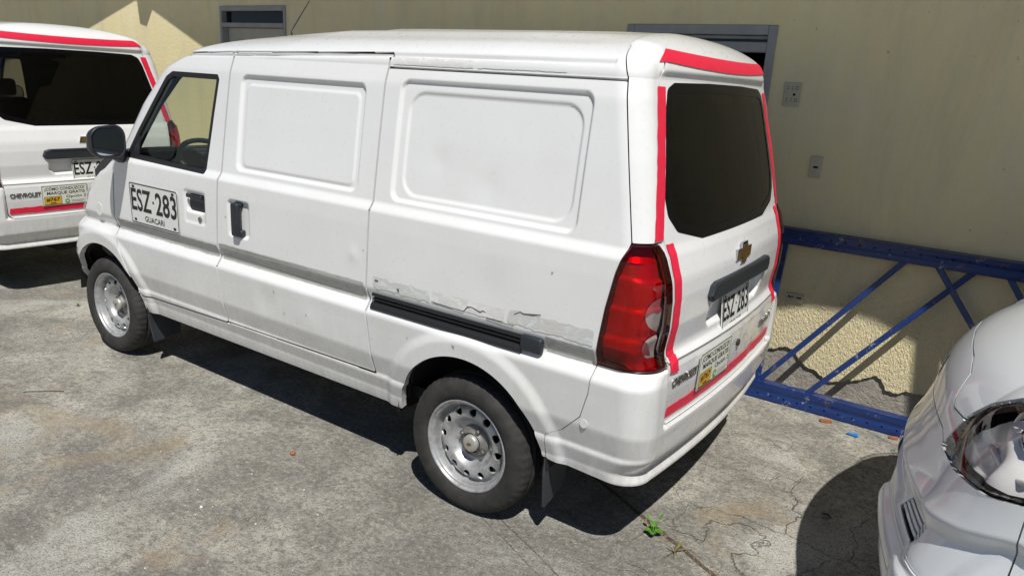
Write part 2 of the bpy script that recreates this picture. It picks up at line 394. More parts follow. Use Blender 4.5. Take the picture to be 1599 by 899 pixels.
def clip_patch(P, N, S, rim=0.0):
    """keep the part of the grid P where S < 0; cut exactly on S = 0; optional flange turned inwards"""
    ni, nj = S.shape; ins = S < 0
    cnt = ins[:-1, :-1].astype(int)+ins[:-1, 1:]+ins[1:, 1:]+ins[1:, :-1]
    idx = np.arange(ni*nj).reshape(ni, nj)
    fi, fj = np.nonzero(cnt == 4)
    faces = np.stack([idx[fi, fj], idx[fi, fj+1], idx[fi+1, fj+1], idx[fi+1, fj]], -1).tolist()
    Pf, Nf, Sf = P.reshape(-1, 3), N.reshape(-1, 3), S.ravel(); extra = []; exn = []; ed = {}
    def cut(a, b):
        k = (a, b) if a < b else (b, a)
        if k not in ed:
            t = Sf[k[0]]/(Sf[k[0]]-Sf[k[1]]); ed[k] = ni*nj+len(extra)
            extra.append(Pf[k[0]]+t*(Pf[k[1]]-Pf[k[0]])); exn.append(Nf[k[0]])
        return ed[k]
    rims = []
    for i, j in zip(*np.nonzero((cnt > 0) & (cnt < 4))):
        q = (idx[i, j], idx[i, j+1], idx[i+1, j+1], idx[i+1, j]); f = []
        for k in range(4):
            a, b = int(q[k]), int(q[(k+1) % 4])
            if Sf[a] < 0: f.append(a)
            if (Sf[a] < 0) != (Sf[b] < 0): f.append(cut(a, b))
        if len(f) >= 3:
            faces.append(f)
            for k in range(len(f)):
                a, b = f[k], f[(k+1) % len(f)]
                if a >= ni*nj and b >= ni*nj: rims.append((a, b))
    A = np.concatenate([Pf, np.array(extra).reshape(-1, 3)]); AN = np.concatenate([Nf, np.array(exn).reshape(-1, 3)])
    used = np.unique(np.concatenate([np.array(f) for f in faces])) if faces else np.array([], int)
    mp = np.full(len(A), -1); mp[used] = np.arange(len(used))
    V = A[used].tolist(); Fc = [[int(mp[k]) for k in f] for f in faces]
    if rim:
        for a, b in rims:
            k = len(V); V += [A[a], A[b], A[b]-AN[b]*rim, A[a]-AN[a]*rim]; Fc.append((k, k+3, k+2, k+1))
    return V, Fc
def mirror_y(VF):
    V, Fc = VF; V = np.array(V, float); V[:, 1] *= -1; return V, [tuple(f)[::-1] for f in Fc]
# ---------- writing ----------
def text_2d(s, w, h, offset=0.0):
    cu = bpy.data.curves.new('lettering', 'FONT'); cu.body = s; cu.offset = offset; cu.resolution_u = 3
    o = bpy.data.objects.new('lettering', cu); COL.objects.link(o); bpy.context.view_layer.update()
    me = bpy.data.meshes.new_from_object(o.evaluated_get(bpy.context.evaluated_depsgraph_get()))
    V = np.array([v.co[:] for v in me.vertices]); Fc = [tuple(p.vertices) for p in me.polygons]
    bpy.data.objects.remove(o); bpy.data.curves.remove(cu); bpy.data.meshes.remove(me)
    lo, hi = V.min(0), V.max(0); V = (V-(lo+hi)/2); V[:, 0] *= w/(hi[0]-lo[0]); V[:, 1] *= h/(hi[1]-lo[1])
    return V[:, :2], Fc
def rrect_2d(w, h, r, n=5):
    V = []
    for cx, cy, a0 in ((w/2-r, h/2-r, 0), (-w/2+r, h/2-r, 90), (-w/2+r, -h/2+r, 180), (w/2-r, -h/2+r, 270)):
        for k in range(n+1):
            a = math.radians(a0+90*k/n); V.append((cx+r*math.cos(a), cy+r*math.sin(a)))
    return np.array(V), [tuple(range(len(V)))]
def ring_2d(w, h, r, t):
    a, _ = rrect_2d(w, h, r); b, _ = rrect_2d(w-2*t, h-2*t, max(r-t, .001)); n = len(a)
    return np.concatenate([a, b]), [(i, (i+1) % n, n+(i+1) % n, n+i) for i in range(n)]
def disc_2d(r, n=20):
    return np.array([(r*math.cos(2*math.pi*k/n), r*math.sin(2*math.pi*k/n)) for k in range(n)]), [tuple(range(n))]
def flat(name, vf, frame, at, off, mat, parent, thick=0.0, smooth=False):
    """2D shape put on a frame (origin, right, up, out)"""
    o, ex, ey, en = frame; V2, Fc = vf
    W = [o+ex*float(a+at[0])+ey*float(b+at[1])+en*off for a, b in V2]
    if thick:
        n = len(W); W2 = [p+en*thick for p in W]; F2 = [tuple(i+n for i in f) for f in Fc]; cnt = {}
        for f in Fc:
            for k in range(len(f)): cnt[(f[k], f[(k+1) % len(f)])] = 1
        side = [(a, b, b+n, a+n) for (a, b) in cnt if (b, a) not in cnt]
        return obj(name, W+W2, F2+side+[tuple(f)[::-1] for f in Fc], mat, parent, smooth)
    return obj(name, W, Fc, mat, parent, smooth)
def licence_plate(name, frame, w, h, parent, thick=.004, k=1.0):
    p = flat(name, rrect_2d(w, h, .018*k), frame, (0, 0), 0, MT['plate'], parent, thick)
    flat('plate_border', ring_2d(w-.008*k, h-.008*k, .015*k, .005*k), frame, (0, 0), thick+.0012, MT['ink'], p)
    flat('plate_number', text_2d('ESZ', w*.42, h*.54, .018), frame, (-w*.255, h*.09), thick+.0012, MT['ink'], p)
    flat('plate_number', text_2d('283', w*.42, h*.54, .018), frame, (w*.255, h*.09), thick+.0012, MT['ink'], p)
    flat('plate_dot', disc_2d(.008*k, 10), frame, (0, h*.10), thick+.0012, MT['ink'], p)
    flat('plate_town', text_2d('GUACARI', w*.40, h*.135, .012), frame, (0, -h*.335), thick+.0012, MT['ink'], p)
    for sx in (-1, 1):
        for sy in (-1, 1): flat('mounting_slot', rrect_2d(.024*k, .014*k, .005*k), frame, (sx*w*.405, sy*h*.40), thick+.0012, MT['ink'], p)
    return p
# ---------------- ground ----------------
g = obj('ground', [(-60, -60, 0), (60, -60, 0), (60, 60, 0), (-60, 60, 0)], [(0, 1, 2, 3)], MT['concrete']); tag(g, kind='structure')
# ---------------- building: wall with peeling stucco, two doors, added shade sheet ----------------
WY = 1.5
bld = thing('building', (0, WY, 0), 0, 'building with yellow stucco wall peeling at its foot, behind the vans', 'building')
def grid_wall(xs, zs, y):
    PX, PZ = np.meshgrid(xs, zs); P = np.stack([PX, np.full(PX.shape, y), PZ], -1); N = np.zeros_like(P); N[..., 1] = -1; return PX, PZ, P, N
DOOR_R = (-.578, .358, 2.117); DOOR_L = (-4.788, -3.853, 2.243)
def openings(PX, PZ):
    return np.minimum.reduce([np.maximum.reduce([a-PX, PX-b, PZ-h]) for a, b, h in (DOOR_R, DOOR_L)])
e_ = .004
def lines(a, b, step, cuts):
    v = set(np.round(np.arange(a, b, step), 4)) | {b}
    for c in cuts: v |= {round(c-e_, 4), round(c+e_, 4)}
    return np.array(sorted(v))
cx_ = [DOOR_R[0], DOOR_R[1], DOOR_L[0], DOOR_L[1]]; cz_ = [DOOR_R[2], DOOR_L[2]]
PX, PZ, P, N = grid_wall(lines(-13, 9, .25, cx_), lines(-.05, 3.3, .25, cz_), .014)
obj('masonry', *clip_patch(P, N, -openings(PX, PZ), .10), MT['mortar'], bld)
xs = np.unique(np.concatenate([lines(-13, .40, .2, cx_), np.arange(.40, 2.6, .0065), np.arange(2.6, 9, .25)])); zs = np.unique(np.concatenate([np.arange(-.02, .36, .0065), lines(.36, 3.3, .12, cz_)]))
PX, PZ, P, N = grid_wall(xs, zs, 0)
pz = np.interp(PX, [-13, -5, -3, .3, .55, .64, .69, .72, .76, .84, .93, .98, 1.04, 1.10, 1.14, 1.19, 1.215, 1.24, 1.30, 1.36, 1.5, 1.7, 2.2, 3, 9], [.0, .05, .02, .15, .24, .25, .285, .275, .235, .185, .145, .13, .150, .175, .19, .235, .225, .19, .175, .19, .16, .12, .14, .02, .03])
r_ = np.random.default_rng(3); jag = np.zeros(PX.shape)
for q in range(7): jag += .012/(1+.55*q)*np.sin(PX*14*(1.65**q)+r_.uniform(0, 6)+2*np.sin(PZ*9*(1.5**q)))*np.cos(PZ*11*(1.6**q)+r_.uniform(0, 6))
obj('stucco_coat', *clip_patch(P, N, np.maximum(-openings(PX, PZ), pz-PZ+jag), .013), MT['stucco'], bld)
def frame_bar(bm, x0, x1, z0, z1, y0=-.012, y1=.07): box(bm, ((x0+x1)/2, (y0+y1)/2, (z0+z1)/2), (x1-x0, y1-y0, z1-z0), None, .004, 1)
for a, b, h, bars, leaf in ((*DOOR_R, ((2.062, 2.117), (1.968, 2.024)), False), (*DOOR_L, ((2.200, 2.243), (2.060, 2.098)), True)):
    dr = bpy.data.objects.new('doorway', None); link(dr, bld); dr['label'] = 'grey framed doorway, cream door shut' if leaf else 'grey framed doorway, open and dark inside'
    bm = bmesh.new(); fw = .050 if not leaf else .030
    frame_bar(bm, a, a+fw, 0, h-.002); frame_bar(bm, b-fw, b, 0, h-.002)
    for z0, z1 in bars: frame_bar(bm, a+fw+.001, b-fw-.001, z0, z1)
    if not leaf: frame_bar(bm, a+fw+.001, b-fw-.001, 2.040, 2.060, .02, .06)
    bobj('door_frame', bm, MT['frame_grey'], dr)
    obj('transom_pane', [(a+fw, .045, bars[1][1]), (b-fw, .045, bars[1][1]), (b-fw, .045, bars[0][0]), (a+fw, .045, bars[0][0])], [(0, 1, 2, 3)], MT['pane'], dr)
    bm = bmesh.new()
    if leaf:
        lf = bmesh.new(); box(lf, ((a+b)/2, .075, 1.03), (b-a-2*fw-.01, .035, 2.055), None, .004, 1); L = bobj('door_leaf', lf, MT['door_leaf'], dr)
        for z0, z1 in ((.15, .95), (1.08, 1.95)):
            lf = bmesh.new(); box(lf, ((a+b)/2+.02, .056, (z0+z1)/2), (b-a-.26, .016, z1-z0), None, .006, 1); bobj('door_panel', lf, MT['frame_grey'], L)
    V = [(x, y, z) for x in (a-.6, b+.6) for y in (.13, 2.6) for z in (0, 2.8)]
    obj('dark_room', V, [(0, 1, 3, 2), (4, 6, 7, 5), (2, 3, 7, 6), (1, 5, 7, 3), (0, 2, 6, 4)], MT['void'], dr)
# wall plates
def wall_plate(name, x0, x1, z0, z1, holes, mat):
    bm = bmesh.new(); box(bm, ((x0+x1)/2, -.004, (z0+z1)/2), (x1-x0, .016, z1-z0), None, .003, 2); p = bobj(name, bm, mat, bld)
    for hx, hz, r, sq in holes:
        V2, F2 = disc_2d(r, 12) if not sq else rrect_2d(r*2, sq, r*.3, 2)
        flat('plate_hole', (V2, F2), (Vector(((x0+x1)/2, -.0125, (z0+z1)/2)), Vector((1, 0, 0)), Vector((0, 0, 1)), Vector((0, -1, 0))), (hx, hz), 0, MT['void'], p, .0008)
    return p
wall_plate('socket_plate', .444, .535, 1.681, 1.813, [(.012, 0, .0075, 0)]+[(x, z, .003, 0) for x in (-.026, .0, .018, .028) for z in (.042, .030, -.024, -.036)], MT['plate_cream'])
wall_plate('switch_plate', .647, .712, 1.298, 1.422, [(0, .0, .014, .012)], MT['plate_cream'])
wall_plate('power_outlet', .634, .734, .566, .613, [(-.026, .004, .005, 0), (-.014, .006, .004, .010), (-.034, .006, .004, .010), (.026, .004, .005, 0), (.016, .006, .004, .010), (.034, .006, .004, .010)], MT['plate_cream'])
# unseen sheet added above the frame, outline shaped to shade the wall
ZE = 3.10
wall_shadow = [(-9.6, 1.55), (-7.339, 1.98), (-6.22, 2.30), (-6.185, 2.295), (-6.16, 2.075), (-6.04, 2.05), (-5.915, 2.21), (-5.109, 1.88), (-4.2, 1.55), (-2.4, .95), (-.8, .72), (.30, .44), (.588, .493), (.759, .548), (.935, .564), (1.109, .546), (1.231, .507), (1.353, .455), (1.521, .417), (1.9, .38), (4.5, .30)]
edge = [(x+.43*(ZE-z), -.46*(ZE-z)) for x, z in wall_shadow]
pts_ = [(edge[0][0]-2.5, edge[0][1])]+edge+[(9, edge[-1][1])]
bm = bmesh.new(); G = [[bm.verts.new((x, yy, zz)) for yy, zz in ((y, ZE), (y, ZE+.04), (.3, ZE+.04), (.3, ZE))] for x, y in pts_]
for a, b in zip(G[:-1], G[1:]):
    for k in range(4): bm.faces.new((a[k], b[k], b[(k+1) % 4], a[(k+1) % 4]))
bm.faces.new(G[0]); bm.faces.new(G[-1][::-1])
bobj('shade_sheet', bm, MT['roof_sheet'], bld)
pa = Vector((1.300+.43*(ZE-.46), -.46*(ZE-.46)+.1, ZE-.03)); pb = Vector((1.475+.43*(ZE+.08), -.46*(ZE+.08), ZE-.03))
bm = bmesh.new(); beam(bm, pa, pb, .085, .10); bobj('shade_bar', bm, MT['timber'], bld)  # unseen bar added to throw the dark slanting band on the wall
bm = bmesh.new(); box(bm, (-2, 1.6, 3.32), (22, 3.2, .04)); bobj('roof', bm, MT['roof_sheet'], bld)

# ---------------- blue rack frame leaning on the wall ----------------
rack = thing('rack_frame', (1.3, 1.30, 0), 0, 'blue steel pallet rack frame lying against the foot of the wall', 'rack')
RX0, RX1 = -1.25, 1.45
def post(name, y, z, front, tilt):
    """perforated channel along x; local origin is the rack's"""
    h, dpt = front; p = bpy.data.objects.new(name, None); link(p, rack); p.location = (0, y, z); p.rotation_euler = (tilt, 0, 0)
    xs = np.arange(RX0, RX1+.001, .006); zs = np.linspace(0, h, 22); PX, PZ, P, N = grid_wall(xs, zs, 0)
    dent = -.006*np.exp(-((PZ-h/2)/(.14*h))**2); P[..., 1] -= dent; S = np.full(PX.shape, -1.0)
    for k in range(int((RX1-RX0)/.075)):
        for zz, off in ((.30, .0),) if h > .09 else ((.62, .0),):
            S = np.maximum(S, np.maximum(.0060-np.hypot(PX-(RX0+.04+k*.075+off), PZ-h*zz), -1))
    obj('perforated_face', *clip_patch(P, N, S, .006), MT['blue'], p, True)
    bm = bmesh.new(); t = .004
    for zz in (h-t/2+.001, t/2-.001): box(bm, ((RX0+RX1)/2, dpt/2, zz), (RX1-RX0, dpt, t))
    for zz in (h-.018, .016): box(bm, ((RX0+RX1)/2, dpt+.001, zz), (RX1-RX0, t, .03))
    bobj('flange', bm, MT['blue'], p); bm = bmesh.new(); box(bm, ((RX0+RX1)/2, .016, h/2), (RX1-RX0, .004, h*.9)); bobj('dark_backing', bm, MT['void'], p)  # dark sheet added behind the holes, standing in for shade inside the channel
post('post', -.035, .004, (.100, .075), -.06); post('post', .135, .915, (.088, .055), .08)
for x0, x1, in ((-.705, -.710), (-.08, -.70), (.241, -.42), (.08, .72), (.40, .98), (.85, 1.35), (-.75, -1.2)):
    bm = bmesh.new(); a = Vector((x0, .155, .918)); b = Vector((x1, .005, .100)); d = (b-a).normalized()
    beam(bm, a-d*.02, b+d*.02, .030, .022, Vector((0, 1, 0)), .003); bobj('brace', bm, MT['blue'], rack)
# ---------- the van surface ----------
ARCH = ((0.0, .325, .362), (-2.705, .325, .357))
def lerpz(z, pts): a = np.array(pts); return np.interp(z, a[:, 0], a[:, 1])
VAN_PANEL_A = (-1.435, -.628, 1.252, 1.687); VAN_PANEL_B = (-.435, .425, 1.245, 1.714)
def van_detail(P, kind):
    X, Y, Z = P[..., 0], np.abs(P[..., 1]), P[..., 2]
    sidem = ((kind == 2) | (kind == 1) | (kind == 3)) & (Y > .5)
    d = np.zeros(X.shape)
    s = sd_rbox(X, Z, *VAN_PANEL_A, .035); d -= .013*smooth(.003, -.007, s)
    s = sd_rbox(X, Z, -1.402, -.66, 1.270, 1.650, .03); d += .005*smooth(.003, -.006, s)
    s = sd_rbox(X, Z, *VAN_PANEL_B, .04); d -= .014*smooth(.003, -.008, s)
    s = sd_rbox(X, Z, -.392, .392, 1.272, 1.672, .075); d -= .007*smooth(.003, -.007, s)
    for cx, cz, r in ARCH:
        rho = np.hypot(X-cx, Z-cz); d += .014*smooth(r+.105, r+.055, rho)
    # handle cups
    s = sd_rbox(X, Z, -1.842, -1.664, .945, 1.112, .015); d -= .005*smooth(.003, -.008, s)
    s = sd_rbox(X, Z, -1.828, -1.672, 1.0, 1.098, .02); d -= .030*smooth(.002, -.012, s)
    s = sd_rbox(X, Z, -1.476, -1.320, .932, 1.108, .02); d -= .016*smooth(.003, -.010, s)
    # drip moulding under the roof
    zg = np.interp(X, [-1.9, -1.5, -.5, .6], [1.770, 1.778, 1.806, 1.812])
    d -= .014*np.exp(-((Z-zg)/.0065)**2)*(X < .47)*smooth(-2.2, -1.9, X)
    # shallow dents
    for x, z, a, r in ((-.22, 1.42, .003, .05), (.02, 1.35, .003, .06), (-.9, .62, -.003, .08), (-1.2, .66, .003, .06), (.1, .98, .003, .09), (-.62, .99, -.003, .03)):
        d -= a*np.exp(-((X-x)**2+(Z-z)**2)/r**2)
    d = np.where(sidem, d, 0)
    # roof ribs and a slight buckle
    roof = smooth(1.86, 1.90, Z); d = d+roof*.004*np.sin(P[..., 1]*26)*smooth(-1.9, -1.5, X)*smooth(.45, .2, X)
    # tailgate: brow, plate niche, lock, soft dents
    rear = (X > .45) & ((kind == 3) | (kind == 4))
    e = np.where(Z < .848, np.interp(Z, GATE_X[:, 0], GATE_X[:, 1])-np.interp(Z, VT['v'], VT['xr']), 0)*smooth(.662, .640, Y)*(Z > .570)
    e += .013*smooth(1.772, 1.797, Z)*smooth(.60, .54, Y)*smooth(1.95, 1.84, Z)
    s = sd_poly(P[..., 1], Z, [(-.33, 1.03), (-.33, .905), (-.29, .872), (.29, .872), (.33, .905), (.33, 1.03)]); e -= .026*smooth(.002, -.016, s)
    for y, z, a, r in ((.12, .70, .004, .05), (.30, .64, .005, .06), (.22, .78, .003, .05)): e -= a*np.exp(-((P[..., 1]-y)**2+(Z-z)**2)/r**2)
    return d+np.where(rear, e, 0)
VROWS = np.concatenate([np.arange(.24, 1.742, .0065), np.arange(1.744, 1.765, .0030), VG+np.linspace(0, 1, 56)**2.4])
VCOLS = ring(26, 14, 600, 30, 110, 130, 80)
VB = Body(VT, VCOLS, VROWS, ROOF)
VK = np.array([c[0] for c in VCOLS])[None].repeat(len(VROWS), 0)
VN0 = normals(VB.P)
VN0[-1] = (0, 0, 1)
VP = VB.P+VN0*van_detail(VB.P, VK)[..., None]
VN = normals(VP); VN[-1] = (0, 0, 1)
X, Y, Z = VP[..., 0], VP[..., 1], VP[..., 2]; AY = np.abs(Y)
GATE_EDGE = [(.6, .632), (.8, .643), (1.2, .655), (1.33, .657), (1.60, .612), (1.758, .578), (1.9, .52)]
_a, _b = AY-lerpz(Z, GATE_EDGE)+.035, .581-Z+.035
S_gate = np.maximum.reduce([np.hypot(np.maximum(_a, 0), np.maximum(_b, 0))+np.minimum(np.maximum(_a, _b), 0)-.035, Z-1.838, .40-X])
WIN_POLY = [(-.392, 1.222), (.392, 1.222), (.575, 1.268), (.618, 1.315), (.625, 1.36), (.555, 1.69), (.535, 1.742), (.50, 1.757), (.20, 1.764), (-.20, 1.764), (-.50, 1.757), (-.535, 1.742), (-.555, 1.69), (-.625, 1.36), (-.618, 1.315), (-.575, 1.268)]
S_rwin = np.maximum(sd_poly(Y, Z, [(y*.936, 1.493+(z-1.493)*.852) for y, z in WIN_POLY])-.040, .40-X)
DOOR_F = [(-2.350, .432), (-1.552, .455), (-1.562, .60), (-1.579, .80), (-1.570, .95), (-1.548, 1.21), (-1.522, 1.790), (-1.93, 1.775), (-2.06, 1.752), (-2.16, 1.655), (-2.42, 1.31), (-2.50, 1.19), (-2.525, 1.0), (-2.545, .816), (-2.50, .70), (-2.43, .58), (-2.375, .47)]
DOOR_S = [(-1.552, .455), (-1.54, .462), (-.508, .474), (-.520, .60), (-.544, .837), (-.527, 1.21), (-.522, 1.812), (-1.522, 1.790), (-1.548, 1.21), (-1.570, .95), (-1.579, .80), (-1.562, .60)]
DWIN = [(-2.405, 1.215), (-1.672, 1.203), (-1.640, 1.42), (-1.607, 1.660), (-1.622, 1.682), (-2.00, 1.682), (-2.055, 1.655), (-2.295, 1.365)]
CORNER = [(1.245, .634), (1.765, .525), (1.80, .512), (1.87, .475), (1.95, .43)]
def side_s(poly, sg): return np.maximum(sd_poly(X, Z, poly), .35-Y*sg)
S_fd = {sg: side_s(DOOR_F, sg) for sg in (-1, 1)}; S_sd = {sg: side_s(DOOR_S, sg) for sg in (-1, 1)}; S_dw = {sg: side_s(DWIN, sg) for sg in (-1, 1)}
TL_IN = [(.80, .650), (1.0, .660), (1.15, .668), (1.215, .676), (1.245, .700)]
TL_FR = [(.80, .554), (.90, .562), (1.02, .577), (1.146, .602), (1.245, .634)]
S_tl = {sg: np.maximum.reduce([lerpz(Z, TL_FR)-X, lerpz(Z, TL_IN)-Y*sg, Z-1.243, .806-Z]) for sg in (-1, 1)}
S_bump = np.maximum.reduce([lerpz(Z, [(.2, .366), (.484, .376), (.52, .44), (.603, .519), (.70, .545), (.804, .556)])-X, Z-.806])
S_bump = np.maximum(S_bump, -S_gate+.003)
S_corner = np.maximum.reduce([lerpz(Z, CORNER)-X, 1.245-Z, -S_gate+.003])
S_ws = np.maximum.reduce([1.185-Z, Z-1.715, AY-lerpz(Z, [(1.18, .70), (1.7, .60)]), X-lerpz(Z, [(1.18, -2.50), (1.7, -2.09)])])
S_hl = {sg: np.maximum.reduce([.815-Z, Z-lerpz(-X, [(2.8, 1.0), (3.2, .93)]), .36-Y*sg, X-lerpz(Z, [(.81, -2.90), (1.0, -2.79)])]) for sg in (-1, 1)}
S_arch = np.minimum.reduce([np.where(AY > .4, np.hypot(X-cx, Z-cz)-r, 1) for cx, cz, r in ARCH])
S_bot = lerpz(X, [(-3.3, .25), (-3.05, .25), (-2.4, .335), (-.3, .345), (.35, .38), (.40, .372), (.9, .345)])-Z
S_slot = np.maximum(np.abs(Z-1.7565)-.0048, np.maximum(np.maximum(-.523-X, X-.527), .5-AY))
S_grille = np.maximum.reduce([.60-Z, Z-.75, AY-.45, X+3.0])
HOLE = np.maximum(-S_arch, S_bot)
def cut_part(name, S, parent, mat=None, rim=.016, off=0.0, step=1, smooth_=True):
    sl = (slice(None, None, step),)*2
    V, Fc = clip_patch((VP+VN*off)[sl], VN[sl], S[sl], rim)
    return obj(name, V, Fc, mat or MT['white'], parent, smooth_)
def van_point(kind_y, v, off=0.0, sg=None):
    """point on the rear wrap: lateral y at level v (v > VG rolls over the roof)"""
    y = kind_y; z = min(v, VG); hwz = np.interp(z, VT['v'], VT['hw']); rr = np.interp(z, VT['v'], VT['rr']); a = abs(y); s = -1 if y < 0 else 1
    def col(a): return (4, 1-a/(hwz-rr), s) if a <= hwz-rr else (3, math.acos(min(1, (a-hwz+rr)/rr))/(math.pi/2), s)
    e = .004; cols = [col(a), col(max(a-e, 0)), col(a+e if a+e < hwz else a)]
    p = VB.eval([v, v+e, v-e], cols); du = p[0, 2]-p[0, 1]; dv = p[1, 0]-p[2, 0]; n = np.cross(du, dv)*s
    n /= max(np.linalg.norm(n), 1e-9); q = p[0, 0]
    d = van_detail(q[None, None], np.array([[cols[0][0]]]))[0, 0]
    return q+n*(d+off)
def side_point(x, z, off, sg=-1):
    hwz = float(np.interp(z, VT['v'], VT['hw'])); d = van_detail(np.array([[[x, sg*hwz, z]]]), np.array([[2]]))[0, 0]
    return np.array([x, sg*(hwz+d+off), z])
def strip(name, fn, us, vs, off, mat, parent, jag=0.0, thick=.0015):
    """draped sheet: fn(u, v, off); a thin real sheet with torn ends"""
    V, Fc = [], []; n, m = len(us), len(vs); J = RNG.normal(0, jag, (n, m, 2))
    for layer in (0, 1):
        for i, u in enumerate(us):
            for j, v in enumerate(vs):
                V.append(fn(u, v, off+(thick if layer else 0), J[i, j]))
    K = n*m
    for i in range(n-1):
        for j in range(m-1):
            a = i*m+j; Fc += [(K+a, K+a+m, K+a+m+1, K+a+1)]
    for i in range(n-1): Fc += [(i*m, (i+1)*m, K+(i+1)*m, K+i*m), (i*m+m-1, K+i*m+m-1, K+(i+1)*m+m-1, (i+1)*m+m-1)]
    for j in range(m-1): Fc += [(j, K+j, K+j+1, j+1), ((n-1)*m+j, (n-1)*m+j+1, K+(n-1)*m+j+1, K+(n-1)*m+j)]
    return obj(name, V, Fc, mat, parent, False)
# ---------- wheels ----------
def wheel_meshes(R=.296, rf=.198, holes=12):
    k = R/.296
    prof = [(rf-.002, .006), (rf+.006, -.003), (rf+.024, -.011), (rf+.05, -.0135), (R-.028, -.009), (R-.014, .002), (R-.006, .014), (R-.002, .026), (R, .045), (R, .052), (R-.007, .054), (R-.007, .060), (R, .062), (R+.001, .080), (R+.001, .084), (R-.007, .086), (R-.007, .092), (R, .094), (R, .118), (R-.006, .140), (R-.02, .155), (R-.05, .165), (rf, .155), (rf-.01, .150)]
    n = 200; V, Fc = lathe(prof, n); m = len(prof)
    for a in range(n):
        for i in (5, 6, 7, 8, 18, 19):
            if (a//2) % 2 == 0:
                x, y, z = V[a*m+i]; s = 1-.0022/R; V[a*m+i] = (x*s, y+(.0007 if i < 9 else 0), z*s)
    ty = obj('tyre', V, [f[::-1] for f in Fc], MT['tyre'], None, True)
    rp = np.array([(rf+.002, .008), (rf+.001, .001), (rf-.003, -.001), (rf-.008, .001), (rf-.011, .008), (rf-.019, .013), (rf-.022, .022), (rf-.027, .052), (rf-.029, .056), (rf-.036, .054), (rf-.044, .040), (rf-.050, .034), (rf-.058, .0315), (rf-.066, .031), (rf-.074, .032), (rf-.082, .034), (rf-.089, .040), (rf-.098, .054), (rf-.108, .066), (rf-.118, .070), (rf-.135, .071), (rf-.150, .071), (.012, .071)])
    t = np.linspace(0, 1, len(rp)); tt = np.linspace(0, 1, 100); rp = np.stack([np.interp(tt, t, rp[:, 0]), np.interp(tt, t, rp[:, 1])], -1)
    th = np.linspace(0, 2*math.pi, 241)
    P = np.stack([rp[:, 0][:, None]*np.cos(th), rp[:, 1][:, None]*np.ones_like(th), rp[:, 0][:, None]*np.sin(th)], -1)
    Nn = normals(P); 
    if Nn[60, 0, 1] > 0: Nn = -Nn
    S = np.full(P.shape[:2], -1.0); rh = rf-.058
    for q in range(holes):
        a = 2*math.pi*(q+.5)/holes; S = np.maximum(S, .0170-np.hypot(P[..., 0]-rh*math.cos(a), P[..., 2]-rh*math.sin(a)))
    V, Fc = clip_patch(P, Nn, S, .008)
    ri = obj('rim', V, Fc, MT['rim'], None, True)
    V, Fc = lathe([(rf-.03, .075), (.005, .09)], 24); bk = obj('brake_drum', V, Fc, MT['under'], None)
    V, Fc = lathe([(.072, .073), (.070, .062), (.055, .060), (.046, .056), (.043, .044)], 28); hb = obj('hub', V, Fc, MT['hub'], None, True)
    V, Fc = lathe([(.037, .046), (.036, .034), (.032, .029), (.022, .0275), (.0005, .027)], 28); cp = obj('hub_cap', V, Fc, MT['cap'], None, True)
    bts = []
    for q in range(4):
        a = math.pi/4+q*math.pi/2+.15; V, Fc = lathe([(.0005, -.006), (.007, -.006), (.0105, -.003), (.0105, .016)], 6)
        V = [(x+.060*math.cos(a), y+.048, z+.060*math.sin(a)) for x, y, z in V]; bts.append(obj('wheel_bolt', V, Fc, MT['bolt'], None))
    bow = np.array([(-.014, .004), (-.005, .004), (-.004, .0085), (.006, .0085), (.006, .004), (.015, .004), (.012, -.005), (.004, -.005), (.003, -.0095), (-.007, -.0095), (-.006, -.005), (-.016, -.005)])
    em = obj('cap_emblem', [(a*.9, .0258, b*.9) for a, b in bow], [tuple(range(12))], MT['gold'], None)
    return [(ty, None), (ri, None), (bk, None), (hb, None), (cp, None), (em, None)]+[(b, None) for b in bts]
def wheel(parent, x, y, z, sg, protos, spin):
    V, Fc = lathe([(.01, .0), (.05, .0)], 8)
    w_ = bpy.data.objects.new('wheel', None); w_.empty_display_size = .1; link(w_, parent); w_.location = (x, y, z); w_.rotation_euler = (0, spin, 0 if sg < 0 else math.pi)
    for p, _ in protos: c = p.copy(); link(c, w_)
    return w_
LOWER = []
